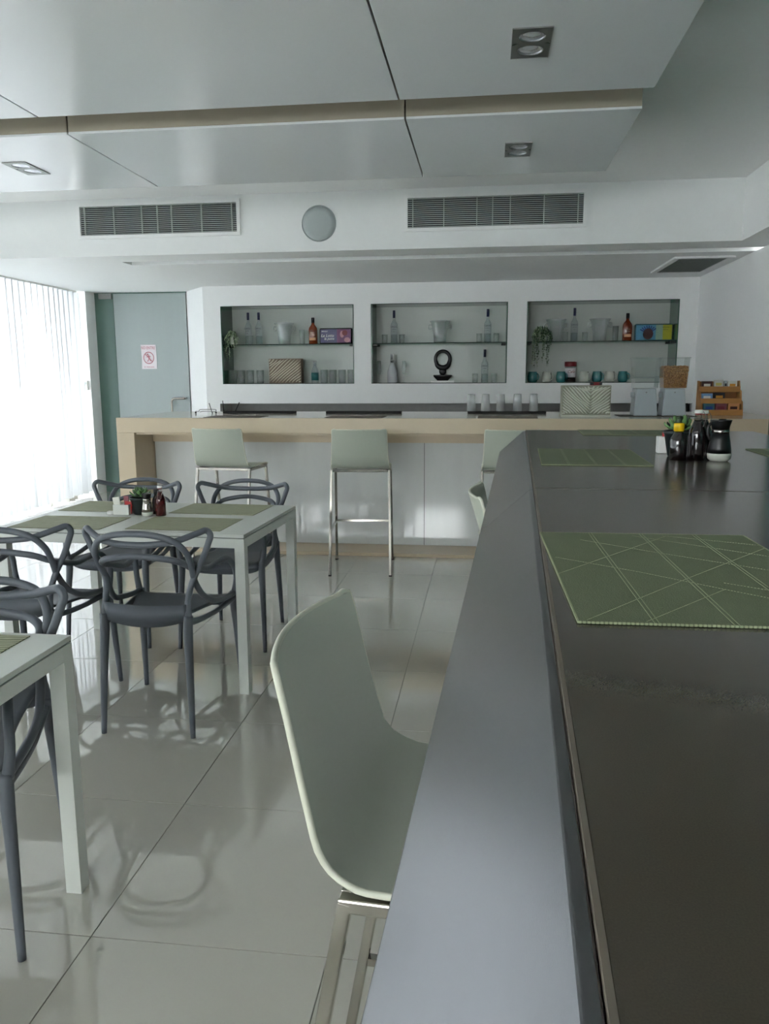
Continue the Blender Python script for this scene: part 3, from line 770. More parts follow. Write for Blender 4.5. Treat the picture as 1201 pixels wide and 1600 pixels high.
# mugs
def mug(label, loc, m_):
    r = thing('mug', label, 'mug', loc, -.75, 'mugs on the base of the right niche')
    obj('cup', B().lathe([(1e-6, 0), (.040, 0), (.050, .008), (.056, .035), (.055, .07), (.048, .108), (.046, .118), (.043, .118), (.046, .10), (.051, .07), (.052, .035), (.045, .012), (1e-6, .010)], 24), m_, r)
    obj('handle', B().tube([(.050, 0, .095), (.075, 0, .092), (.088, 0, .065), (.080, 0, .035), (.053, 0, .028)], .0058, 8, 5), m_, r)
    return r
for k, (x, c, lb) in enumerate(((.525, 'tealmug', 'teal mug at the left end of the mug row'), (.685, 'whitemug', 'off white mug between the two leftmost teal mugs'), (.840, 'tealmug', 'teal mug just left of the red topped jar'),
                                (1.096, 'whitemug', 'off white mug just right of the red topped jar'), (1.238, 'tealmug', 'teal mug between the two off white mugs behind the pale ribbed box'), (1.380, 'whitemug', 'off white mug second from the cereal dispenser'), (1.520, 'tealmug', 'teal mug partly behind the cereal dispenser'))):
    mug(lb, (x, NY - .03, ZLO), c)
jr = thing('jar', 'coffee jar with dark red lid behind the mugs', 'jar', (.955, NY + .085, ZLO))
obj('body', B().lathe([(1e-6, 0), (.058, 0), (.062, .01), (.062, .16), (.056, .185)], 22), 'bottleglass', jr)
obj('contents', B().lathe([(1e-6, .004), (.055, .004), (.055, .05), (1e-6, .05)], 18), 'brownprint', jr)
obj('label', B().lathe([(.063, .055), (.063, .155)], 22), 'paper', jr, fix=False)
obj('lid', B().lathe([(.066, .175), (.068, .18), (.068, .222), (.064, .228), (1e-6, .228)], 22), 'redcap', jr)
text('lettering', 'Cafe', .045, 'darkred', jr, (0, -.0645, .115), ext=.0006, shear=.3)

# ------------------------------------------------------------------ service counter
ct = thing('service_counter', 'long beige stone service counter with pale grey cladding', 'counter', (-3.0, 6.2, 0))
CW = XR - .004 + 3.0
obj('worktop', B().box(0, CW, 0, 1.22, 1.0, 1.12), 'beige', ct, bevel=.003)
obj('top_surface', B().box(.004, CW - .004, .004, 1.216, 1.1205, 1.1215), 'beigetop', ct)
obj('fascia', B().box(.155, CW, .03, .045, .982, .9995), 'beige', ct)
obj('end_leg', B().box(0, .15, 0, 1.2, 0, .9995), 'beige', ct, bevel=.003)
obj('header', B().box(.152, CW, .36, .42, .90, .999), 'beige', ct)
obj('plinth', B().box(.152, CW, .05, .40, 0, .028), 'beige', ct, bevel=.002)
pxs = [.155, 2.50, 4.85, CW]
for k in range(3):
    obj('cladding_panel', B().box(pxs[k] + .002, pxs[k + 1] - .002, .385, .40, .03, .899), 'marble', ct)
obj('carcass', B().box(.16, CW, .401, 1.1, .03, .9), 'grilledark', ct)
ZT = 1.1222
# bar rails
def rail(label, x0, x1, y0=6.96):
    r = thing('bar_rail_mat', label, 'bar mat', (x0, y0, ZT), 0, 'black rubber bar mats on the beige counter')
    L_ = x1 - x0
    obj('tray', B().box(0, L_, 0, .09, 0, .014), 'rubber', r, bevel=.003)
    obj('lip', B().box(0, L_, 0, .006, .014, .020).box(0, L_, .084, .09, .014, .020).box(0, .006, .006, .084, .014, .020).box(L_ - .006, L_, .006, .084, .014, .020), 'rubber', r)
    n = int(L_ / .02); nb = B()
    for k in range(n): nb.lathe([(.004, .014), (.003, .019), (1e-6, .019)], 6, (.015 + k * .02, .045, 0), None, False)
    obj('nubs', nb, 'rubber', r)
    return r
rail('black bar mat behind the first white stool', -2.35, -1.69)
rail('black bar mat behind the second white stool', -1.405, -.735)
rail('black bar mat carrying the five upturned glasses', -.155, .515)
ug = tumbler('upturned_glass', 'first upturned glass on the bar mat from the left', .146, .032, .040, 'five upturned glasses on the black bar mat', gm='glasswhite', rm='glassedge')
nms = ['leftmost of the five upturned glasses on the bar mat', 'second from the left of five upturned glasses', 'middle one of the five upturned glasses', 'fourth from the left of five upturned glasses', 'rightmost of the five upturned glasses beside the ribbed box']
def flip(o, x, y):
    o.location = (x, y, ZT + .014 + .007 + .146 + .0014); o.rotation_euler = (PI, 0, 0)
ug['label'] = nms[0]; flip(ug, -.124, 7.005)
for k, x in enumerate((-.002, .130, .272, .409)):
    c = dup(ug, (0, 0, 0), 0, nms[k + 1]); flip(c, x, 7.005)

def placemat(name, label, loc, rz, W_, L_, m_, group, stitch=None, bars=()):
    r = thing(name, label, 'placemat', loc, rz, group)
    obj('cloth', B().box(0, W_, 0, L_, 0, .0022), m_, r)
    if stitch:
        b = B()
        for (p, q, dbl) in bars:
            P, Q = Vector((p[0] * W_, p[1] * L_, .0024)), Vector((q[0] * W_, q[1] * L_, .0024)); d = (Q - P); n = max(2, int(d.length / .0036)); nn = Vector((-d.y, d.x, 0)).normalized()
            for off in ((-.0022, .0022) if dbl else (0,)):
                if dbl: b.bar(P + nn * off, Q + nn * off, .0010, .0006, tuple(nn))
                else:
                    for i in range(n): b.bar(P + d * (i / n), P + d * ((i + .55) / n), .0009, .0006, tuple(nn))
        o = obj('stitching', b, 'thread', r, fix=False); o['kind'] = 'stuff'
        e = B(); n = int(W_ / .0042)
        for i in range(n):
            for y in (-.0012, L_ - .0006): e.box(i * W_ / n, i * W_ / n + .0026, y, y + .0018, .0002, .0026)
        n = int(L_ / .0042)
        for i in range(n):
            for x in (-.0012, W_ - .0006): e.box(x, x + .0018, i * L_ / n, i * L_ / n + .0026, .0002, .0026)
        o = obj('hem', e, 'thread', r, fix=False); o['kind'] = 'stuff'
    return r
cg = 'grey brown placemats along the beige counter'
placemat('placemat', 'grey brown placemat on the counter in front of the first white stool', (-2.27, 6.225, ZT), 0, .46, .32, 'matdark', cg)
placemat('placemat', 'grey brown placemat on the counter in front of the second white stool', (-1.27, 6.225, ZT), 0, .46, .32, 'matdark', cg)
placemat('placemat', 'grey brown placemat on the counter below the five upturned glasses', (-.06, 6.225, ZT), 0, .46, .32, 'matdark', cg)
placemat('placemat', 'grey brown placemat under the cereal dispenser', (1.06, 6.48, ZT), 0, .58, .34, 'matdark', cg)
bx = ribbed_box('pale box with chevron ribs standing on the beige counter', (.792, 6.50, ZT + .012), .378, .232, .17, True, 'palegroove', 'pale')
bx_b = obj('base_board', B().box(-.195, .195, -.006, .18, -.012, 0), 'pale', bx)
rl = thing('red_packet_box', 'small dark red packet tucked on top of the chevron ribbed box', 'packet', (.872, 6.58, ZT + .2445))
obj('packet', B().box(-.045, .045, -.01, .03, 0, .026), 'redcap', rl, bevel=.004)
obj('dark_band', B().box(-.0455, -.02, -.0105, .0305, .004, .024).box(.025, .0455, -.0105, .0305, .004, .024), 'ink', rl)

# cereal dispenser
def dispenser(name, label, loc, fill):
    r = thing(name, label, 'dispenser', loc, 0, 'twin cereal dispensers on the beige counter')
    # base: tapered block
    vs = [(-.093, -.08, 0), (.093, -.08, 0), (.093, .10, 0), (-.093, .10, 0), (-.076, -.065, .215), (.076, -.065, .215), (.08, .10, .215), (-.08, .10, .215)]
    obj('base', B().add(vs, [(3, 2, 1, 0), (4, 5, 6, 7), (0, 1, 5, 4), (1, 2, 6, 5), (2, 3, 7, 6), (3, 0, 4, 7)]), 'machine', r, bevel=.006)
    vs = [(-.088, -.075, .218), (.088, -.075, .218), (.088, .095, .218), (-.088, .095, .218), (-.100, -.085, .450), (.100, -.085, .450), (.100, .105, .450), (-.100, .105, .450)]
    F = [(3, 2, 1, 0), (0, 1, 5, 4), (1, 2, 6, 5), (2, 3, 7, 6), (3, 0, 4, 7)]
    obj('hopper', B().add(vs, F), 'hopper', r)
    obj('lid', B().box(-.106, .106, -.091, .111, .450, .458), 'hopper', r, bevel=.002)
    obj('button', B().lathe([(.006, 0), (.006, .003), (1e-6, .003)], 10, (0, 0, 0), Matrix.Translation((0, -.071, .185)) @ Matrix.Rotation(PI / 2, 4, 'X')), 'metal', r)
    sp = obj('dial', B().lathe([(.022, 0), (.024, .01), (.020, .024), (1e-6, .026)], 16, (0, 0, 0), Matrix.Translation((-.082, .0, .165)) @ Matrix.Rotation(-PI / 2, 4, 'Y')), 'machine', r)
    obj('paddle_axle', B().tube([(-.08, .01, .30), (.08, .01, .30)], .004, 6, 1), 'machine', r)
    if fill:
        rnd = random.Random(4)
        def lv(z, k=.006): t = (z - .218) / .232; return (.088 + .012 * t - k), (-.075 - .010 * t + k), (.095 + .01 * t - k)
        vs = []
        for z in (.220, fill):
            x, a, c_ = lv(z); vs += [(-x, a, z), (x, a, z), (x, c_, z), (-x, c_, z)]
        obj('cereal', B().add(vs, [(3, 2, 1, 0), (4, 5, 6, 7), (0, 1, 5, 4), (1, 2, 6, 5), (2, 3, 7, 6), (3, 0, 4, 7)]), 'cereal2', r)
        b = B()
        for k in range(900):
            z = rnd.uniform(.226, fill); x, a, c_ = lv(z, .005)
            if k < 520: p = (rnd.uniform(-x, x), a, z)
            elif k < 760: p = (rnd.choice((-x, x)), rnd.uniform(a, c_), z)
            else: p = (rnd.uniform(-x, x), rnd.uniform(a, c_), fill + rnd.uniform(-.002, .006))
            Mx = Matrix.Translation(p) @ Matrix.Rotation(rnd.uniform(0, 6), 4, 'Z') @ Matrix.Rotation(rnd.uniform(0, 3), 4, 'X')
            s_ = rnd.uniform(.005, .009)
            b.add([(-s_, 0, 0), (0, -s_, .001), (s_, 0, 0), (0, s_, .001), (0, 0, .003), (0, 0, -.002)], [(0, 1, 4), (1, 2, 4), (2, 3, 4), (3, 0, 4), (1, 0, 5), (2, 1, 5), (3, 2, 5), (0, 3, 5)], False, Mx)
        o = obj('flakes', b, 'cereal', r, fix=False); o['kind'] = 'stuff'
    return r
dispenser('cereal_dispenser', 'empty clear cereal dispenser on pale base beside the ribbed box', (1.265, 6.66, ZT + .0024), 0)
dispenser('cereal_dispenser', 'cereal dispenser filled with golden flakes', (1.484, 6.66, ZT + .0024), .385)
bk = thing('black_appliance', 'low black appliance on the rear worktop right of the dispenser', 'appliance', (2.02, 9.2, .9))
obj('case', B().box(-.18, .20, 0, .20, 0.022, .245), 'black', bk, bevel=.006)
obj('foot', B().box(-.16, -.12, .02, .18, 0, .0215).box(.14, .18, .02, .18, 0, .0215), 'rubber', bk)
bw = thing('rear_worktop', 'grey rear worktop below the niche wall', 'worktop', (XW + .165, YB - .25, 0))
bwl = XR - .004 - (XW + .165)
obj('worktop', B().box(0, bwl, 0, .665, .86, .90), 'stone', bw, bevel=.002)
obj('cabinet', B().box(0, bwl, .04, .665, .0, .8595), 'wall', bw)
bwk = obj('rear_upstand', B().box(0, bwl, .55, .665, .9005, .919), 'stone', bw)

# tea rack
tr = thing('tea_rack', 'bamboo tea packet rack with three stepped shelves', 'rack', (1.885, 6.80, ZT))
RW = .315
for sx in (-1, 1):
    x = sx * RW / 2
    prof = [(-.085, 0), (.085, 0), (.085, .275), (.045, .275), (.025, .205), (-.01, .195), (-.03, .12), (-.06, .11)]
    Mx = Matrix.Translation((x + .005, 0, 0)) @ Matrix(((0, 0, -1, 0), (1, 0, 0, 0), (0, 1, 0, 0), (0, 0, 0, 1)))
    obj('side_panel', B().prism(prof, 0, .010, Mx), 'oak', tr)
for (y, z, d) in ((-.085, 0, .11), (-.035, .09, .11), (.015, .185, .08)):
    obj('shelf', B().box(-RW / 2 + .005, RW / 2 - .005, y, .085, z + .001, z + .010), 'oakdark', tr)
    obj('front_rail', B().box(-RW / 2 + .0, RW / 2 - .0, y - .009, y - .001, z, z + .045), 'oak', tr, bevel=.001)
obj('back_panel', B().box(-RW / 2 + .005, RW / 2 - .005, .078, .085, 0.01, .27), 'oakdark', tr)
def packet(label, x, y, z, W_, H_, m_, dec=None, n=3, rz=0, gl=None):
    r = thing('tea_packet', label, 'tea packet', (1.885 + x, 6.80 + y, ZT + z), rz, 'tea packets in the bamboo rack')
    obj('sleeve', B().box(-W_ / 2, W_ / 2, 0, .026, 0, H_), m_, r, bevel=.001)
    if dec: obj('print', B().box(-W_ * .32, W_ * .32, -.0008, 0, H_ * .45, H_ * .72), dec, r)
    return r
packet('dark brown tea packet with pale band on the top shelf of the rack', -.098, .025, .197, .078, .075, 'brownprint', 'whitepk')
packet('pale yellow tea packet on the top shelf of the rack', -.008, .025, .197, .070, .085, 'whitepk', 'yellowpk')
packet('narrow grey tea packet between the yellow and amber ones', .048, .030, .197, .020, .078, 'speaker', 'ink')
packet('amber tea packet on the top shelf of the rack', .100, .025, .197, .070, .075, 'whitepk', 'orangepk2')
packet('light blue tea packet on the middle shelf of the rack', -.105, -.022, .102, .085, .072, 'bluepk', 'white')
packet('black tea packet with gold mark on the middle shelf of the rack', -.010, -.022, .102, .085, .078, 'ink', 'orangepk2')
packet('dull teal tea packet on the bottom shelf of the rack', -.098, -.072, .012, .085, .082, 'mute', 'deepblue')
packet('mauve tea packet on the bottom shelf of the rack', -.006, -.072, .012, .085, .082, 'mauve', 'darkred')
packet('soft orange tea packet on the bottom shelf of the rack', .092, -.072, .012, .085, .082, 'orangepk', 'brownprint')

# small black wire rests at the left of the counter
wr = thing('wire_rest', 'small flat black wire rest on the beige counter left of the first bar mat', 'wire rest', (-2.48, 6.9, ZT))
obj('wire', B().tube([(-.10, 0, .022), (-.072, 0, .022), (-.060, 0, .036), (-.02, 0, .038), (.08, 0, .038), (.088, 0, .028), (.078, 0, .020), (-.03, 0, .022), (-.06, 0, .016)], .0028, 6, 4), 'black', wr)
obj('ball_end', B().sphere((-.10, 0, .009), .009, 10, 6).sphere((.088, 0, .009), .009, 10, 6), 'black', wr)
obj('post', B().tube([(-.10, 0, .009), (-.10, 0, .022)], .0028, 6, 1).tube([(.088, 0, .009), (.088, 0, .03)], .0028, 6, 1), 'black', wr)
for x0, x1, hh, lb in ((-2.46, -2.485, .088, 'short black stirrer leaning left on the counter'), (-2.352, -2.358, .088, 'upright black stirrer at the left end of the first bar mat'), (-2.24, -2.205, .074, 'black stirrer leaning right on the first bar mat')):
    s_ = thing('stirrer', lb, 'stirrer', (x0, 6.995, ZT + (.021 if x0 > -2.4 else 0)), 0, 'black stirrers standing by the first bar mat')
    obj('stick', B().tube([(0, 0, .004), (x1 - x0, 0, hh)], .0036, 8, 1), 'black', s_)
    obj('base_knob', B().sphere((0, 0, .005), .006, 8, 6).sphere((x1 - x0, 0, hh), .0048, 8, 6), 'black', s_)

# ------------------------------------------------------------------ high bar in front
BA = -.0387
bar = thing('bar_counter', 'dark stone topped bar with sloping brushed steel edge', 'bar counter', (.0304, 0, 0), BA)
V1, V0, UW = 3.675, -2.1, .995
steel = B()
def slant(b, v0, v1, side):
    # section: flange, 45 degree face, return
    if side < 0: pts = [(.0088, 1.1955), (0, 1.1955), (-.106, 1.098), (-.106, 1.088), (.0088, 1.16)]
    else: pts = [(UW - .0088, 1.1955), (UW - .0088, 1.16), (UW + .106, 1.088), (UW + .106, 1.098), (UW, 1.1955)]
    n = len(pts); vs = [(u, v0, z) for u, z in pts] + [(u, v1, z) for u, z in pts]
    b.add(vs, [tuple(range(n)), tuple(reversed(range(n, 2 * n)))] + [(i, i + n, (i + 1) % n + n, (i + 1) % n) for i in range(n)])
vseams = [V0, -.18, 1.745, V1]
for k in range(3):
    a, b_ = vseams[k] + .0008, vseams[k + 1] - .0008
    for side in (-1, 1):
        b = B(); slant(b, a, b_, side); obj('steel_edge', b, 'steel', bar, bevel=.0015)
    obj('stone_slab', B().box(.0105, UW - .0105, a + .0002, b_ - (.004 if k == 2 else .0002), 1.170, 1.200), 'slab', bar, bevel=.0028, seg=2)
obj('eased_edge', B().box(.0093, .0128, V0, V1 - .004, 1.176, 1.2003), 'slabedge', bar)
obj('substrate', B().box(.009, UW - .009, V0 + .01, V1 - .01, 1.10, 1.1695), 'black', bar)
obj('pedestal', B().box(.30, .70, V0 + .1, V1 - .25, .06, 1.0995), 'marble', bar)
obj('kick_plate', B().box(.33, .67, V0 + .13, V1 - .28, 0, .0595), 'steel', bar)
ZB = 1.2005
BARS = [((.25, 0), (.25, 1), True), ((.50, 0), (.50, 1), True), ((.76, 0), (.76, 1), True),
        ((.03, .01), (.50, .40), False), ((.50, .40), (1, .80), False), ((0, .42), (.62, .97), False), ((.22, .01), (.60, .30), False),
        ((.02, .62), (.33, .46), False), ((.33, .46), (.62, .28), False), ((.62, .28), (1, .06), False), ((.18, .88), (.5, .70), False), ((.5, .70), (1, .44), False), ((.45, .96), (1, .66), False), ((.62, .36), (1, .18), False), ((.60, .97), (1, .84), False), ((.8, .38), (1, .52), False)]
sg_ = 'sage green stitched placemats on the bar'
placemat('placemat', 'large sage placemat with crossing stitch lines on the near end of the bar', (.094, .768, ZB), .016, .300, .455, 'matsage', sg_, True, BARS)
placemat('placemat', 'sage placemat on the bar left of the condiments', (.155, 2.199, ZB), -.042, .293, .485, 'matsage', sg_, True, BARS[:3])
placemat('placemat', 'sage placemat at the far end of the bar', (.403, 3.352, ZB), -.03, .45, .30, 'matsage', sg_, True, BARS[:3])
placemat('placemat', 'sage placemat on the bar right of the condiments', (.836, 2.28, ZB), -.03, .20, .455, 'matsage', sg_, True, BARS[:2])

# ------------------------------------------------------------------ table and bar condiments
def succulent(name, label, loc, s=1, seed=1, tall=False):
    rnd = random.Random(seed)
    r = thing(name, label, 'plant', loc)
    H = .088
    p = obj('pot', B().lathe([(1e-6, 0), (.034, 0), (.037, .004), (.050, H - .012), (.054, H - .010), (.055, H), (.050, H), (.046, H - .015), (1e-6, H - .016)], 26), 'pot', r)
    obj('soil', B().lathe([(.0455, H - .0155), (.03, H - .010), (1e-6, H - .008)], 16), 'soil', p)
    proto = None
    for ring_i, (n, el, ln, wd) in enumerate(((8, .22, .056, .030), (8, .50, .050, .028), (7, .80, .040, .025), (5, 1.1, .030, .019), (3, 1.35, .022, .013))):
        for k in range(n):
            a = 2 * PI * (k + ring_i * .45) / n + rnd.uniform(-.1, .1)
            L_, W_ = ln * rnd.uniform(.9, 1.1), wd
            vs = []; prof = [(0, .35, 0), (.35, .85, -.004), (.65, 1.0, -.003), (.88, .6, .003), (1, .05, .010)]
            for t, w_, z in prof: vs += [(t * L_, -w_ * W_ / 2 * 1.15, z + .003), (t * L_, 0, z - .0035), (t * L_, w_ * W_ / 2 * 1.15, z + .003), (t * L_, 0, z + .004)]
            fs = [(i * 4 + q, i * 4 + (q + 1) % 4, i * 4 + 4 + (q + 1) % 4, i * 4 + 4 + q) for i in range(4) for q in range(4)] + [(3, 2, 1, 0), (16, 17, 18, 19)]
            Mx = Matrix.Translation((0, 0, H + .004 + ring_i * .004)) @ Matrix.Rotation(a, 4, 'Z') @ Matrix.Rotation(-el, 4, 'Y')
            obj('leaf', B().add(vs, fs, True, Mx), 'succ' if (k + ring_i) % 3 else 'succdark', r)
    r.scale = (s, s, s)
    return r

def sauce_bottle(name, label, loc, h, R, body, cap, capm, ridges=False, swing=False, neck=None):
    r = thing(name, label, 'bottle', loc)
    n = 18
    prof = [(1e-6, 0), (R * .94, 0), (R, .003), (R * .97, h * .30), (R, h * .50), (R * .92, h * .60), (R * .60, h * .72), (R * .44, h * .80)]
    obj('body', B().lathe(prof, n), body, r)
    if ridges:
        b = B()
        for k in range(12):
            a = 2 * PI * k / 12; b.bar(((R * .985) * math.cos(a), (R * .985) * math.sin(a), h * .05), ((R * .985) * math.cos(a), (R * .985) * math.sin(a), h * .5), R * .18, R * .12)
        obj('flutes', b, body, r)
    if swing:
        obj('neck', B().lathe([(R * .46, h * .78), (R * .40, h * .90), (R * .46, h * .905)], 14), 'bottleglass', r)
        obj('gasket', B().lathe([(R * .40, h * .90), (R * .42, h * .94)], 12), 'redcap', r)
        obj('stopper', B().lathe([(R * .44, h * .93), (R * .5, h * .945), (R * .47, h), (1e-6, h)], 14), 'white', r)
        obj('wire_clasp', B().tube([(R * .5, -R * .1, h * .97), (R * .75, -R * .4, h * .87), (R * .6, -R * .6, h * .74), (R * .40, -R * .62, h * .66)], .0010, 5, 4).tube([(R * .5 * math.cos(k * PI / 4), R * .5 * math.sin(k * PI / 4), h * .82) for k in range(8)], .0010, 5, 2, closed=True), 'chrome', r)
    else:
        obj('cap', B().lathe([(R * .50, h * .78), (R * .62, h * .785), (R * .62, h * .985), (R * .56, h), (1e-6, h)], 18), capm, r)
    return r

def shaker(name, label, loc, h, R, body, group=None, spout=False):
    r = thing(name, label, 'shaker', loc)
    obj('base', B().lathe([(1e-6, .0), (R * .72, 0), (R * .95, h * .06), (R * 1.0, h * .14), (R * .98, h * .19)], 28), 'whitemug', r)
    obj('body', B().lathe([(R * .98, h * .19), (R * .93, h * .32), (R * .80, h * .52), (R * .70, h * .68)], 28), body, r)
    obj('band', B().lathe([(R * .705, h * .67), (R * .72, h * .675), (R * .72, h * .75), (R * .70, h * .755)], 28), 'chrome', r)
    obj('top', B().lathe([(R * .70, h * .752), (R * .74, h * .84), (R * .86, h * .95), (R * .90, h * .975), (R * .84, h * .985), (1e-6, h * .97)], 28), 'black', r)
    if spout:
        obj('flap', B().lathe([(R * .30, 0), (R * .32, h * .03), (1e-6, h * .035)], 16, (R * .1, 0, h * .97)), 'black', r)
        obj('handle', B().tube([(-R * .80, 0, h * .90), (-R * 1.05, 0, h * .80), (-R * 1.0, 0, h * .60), (-R * .78, 0, h * .5)], .0045, 8, 4), 'black', r)
    return r

# on the bar
BY = 2.40
succulent('potted_succulent', 'succulent in a dark pot among the bar condiments', (.578, 2.475, ZB), .88, 2)
sauce_bottle('soy_sauce_bottle', 'dark sauce bottle with yellow cap on the bar', (.552, 2.375, ZB), .105, .0235, 'sauce', None, 'yellowcap')
sauce_bottle('swing_top_sauce_bottle', 'fluted dark sauce bottle with white swing top on the bar', (.6035, 2.375, ZB), .143, .0245, 'sauce', None, 'white', True, True)
sauce_bottle('oil_bottle', 'second swing top bottle half hidden behind the fluted one on the bar', (.642, 2.46, ZB), .138, .023, 'sauce', None, 'white', True, True)
shaker('cream_dispenser', 'black and white waisted shaker with chrome band on the bar', (.660, 2.352, ZB), .118, .0330, 'black', spout=True)
nb_ = thing('packet_box', 'small white packet box behind the pot on the bar', 'box', (.582, 2.575, ZB))
obj('box', B().box(-.045, .04, -.012, .03, 0, .052), 'white', nb_, bevel=.002)
obj('packet', B().box(-.03, .02, -.004, .02, .03, .064), 'red', nb_, bevel=.002)

# dining tables
def table(label, loc, rz, W_=1.20, D_=.83):
    """origin at the front right corner on the floor; extends to -x and +y"""
    r = thing('dining_table', label, 'table', loc, rz, 'white dining tables')
    obj('tabletop', B().box(-W_, 0, 0, D_, .735, .75), 'table', r, bevel=.0015)
    obj('shadow_gap', B().box(-W_ + .006, -.006, .006, D_ - .006, .7305, .7348), 'grillegrey', r)
    t = .046
    obj('apron', B().box(-W_ + t, -t, 0, .02, .688, .7304), 'table', r); obj('apron', B().box(-W_ + t, -t, D_ - .02, D_, .688, .7304), 'table', r); obj('apron', B().box(-W_, -W_ + .02, t, D_ - t, .688, .7304), 'table', r); obj('apron', B().box(-.02, 0, t, D_ - t, .688, .7304), 'table', r)
    for x in (-W_, -t):
        for y in (0, D_ - t): obj('leg', B().box(x, x + t, y, y + t, 0, .7304), 'table', r, bevel=.001)
    return r
TA = -.045
table('white dining table set with four placemats and condiments', (-1.058, 3.355, 0), TA, 1.22, .83)
table('white dining table cut off by the left edge of the photo', (-1.112, 1.12, 0), 0, 1.20, .835)
ZTT = .7505
tg_ = 'olive placemats on the dining tables'
for (x, y, rz, lb) in ((-1.650, 3.432, -.03, 'olive placemat in front of the chair seen from behind'), (-2.222, 3.412, -.02, 'olive placemat at the front left of the set table'),
                       (-1.618, 3.872, -.06, 'olive placemat at the back right of the set table'), (-2.235, 3.890, -.03, 'olive placemat at the back left behind the condiments')):
    placemat('placemat', lb, (x, y, ZTT), rz, .46, .325, 'mattable', tg_)
placemat('placemat', 'olive placemat on the cut off table at the left edge', (-1.675, 1.600, ZTT), 0, .46, .328, 'mattable', tg_)
# condiments on the set table
sb_ = thing('sugar_box', 'small white box of sugar packets on the set table', 'box', (-1.835, 3.815, ZTT + .0022))
b = B().box(-.042, .042, -.03, .03, 0, .004).box(-.042, .042, -.03, -.026, .004, .052).box(-.042, .042, .026, .03, .004, .052).box(-.042, -.038, -.026, .026, .004, .052).box(.038, .042, -.026, .026, .004, .052)
obj('box', b, 'table', sb_)
sp_t = thing('sugar_packet', 'white sugar packet sticking out of the small box', 'packet', (-1.855, 3.805, ZTT + .0065))
obj('sleeve', B().box(-.018, .018, -.003, .003, 0, .085, Matrix.Rotation(-.15, 4, 'Y')), 'whitepk', sp_t, bevel=.001)
sp_r = thing('red_packet', 'red packet in the small sugar box', 'packet', (-1.808, 3.812, ZTT + .0065))
obj('sleeve', B().box(-.020, .018, -.003, .003, 0, .062, Matrix.Rotation(.12, 4, 'Y')), 'red', sp_r, bevel=.001)
sp_b = thing('brown_packet', 'brown sugar packet behind the red packet', 'packet', (-1.818, 3.825, ZTT + .0065))
obj('sleeve', B().box(-.012, .014, -.003, .003, 0, .088, Matrix.Rotation(-.05, 4, 'Y')), 'mauve', sp_b, bevel=.001)
tb = thing('sachet', 'tiny white wrapped sachet left of the sugar box', 'sachet', (-1.895, 3.80, ZTT + .0025))
obj('wrap', B().box(-.018, .010, -.015, .015, 0, .016), 'white', tb, bevel=.003)
succulent('potted_succulent', 'succulent in a dark pot on the set table', (-1.752, 3.84, ZTT), 1.0, 5)
shaker('chrome_shaker', 'chrome and black shaker on the set table', (-1.692, 3.782, ZTT), .118, .0285, 'chrome')
sauce_bottle('black_cap_bottle', 'dark bottle with black cap behind the chrome shaker', (-1.672, 3.855, ZTT), .128, .022, 'sauce', None, 'black')
sauce_bottle('red_sauce_bottle', 'dark red swing top bottle on the set table', (-1.628, 3.800, ZTT), .152, .0265, 'redsauce', None, 'white', False, True)

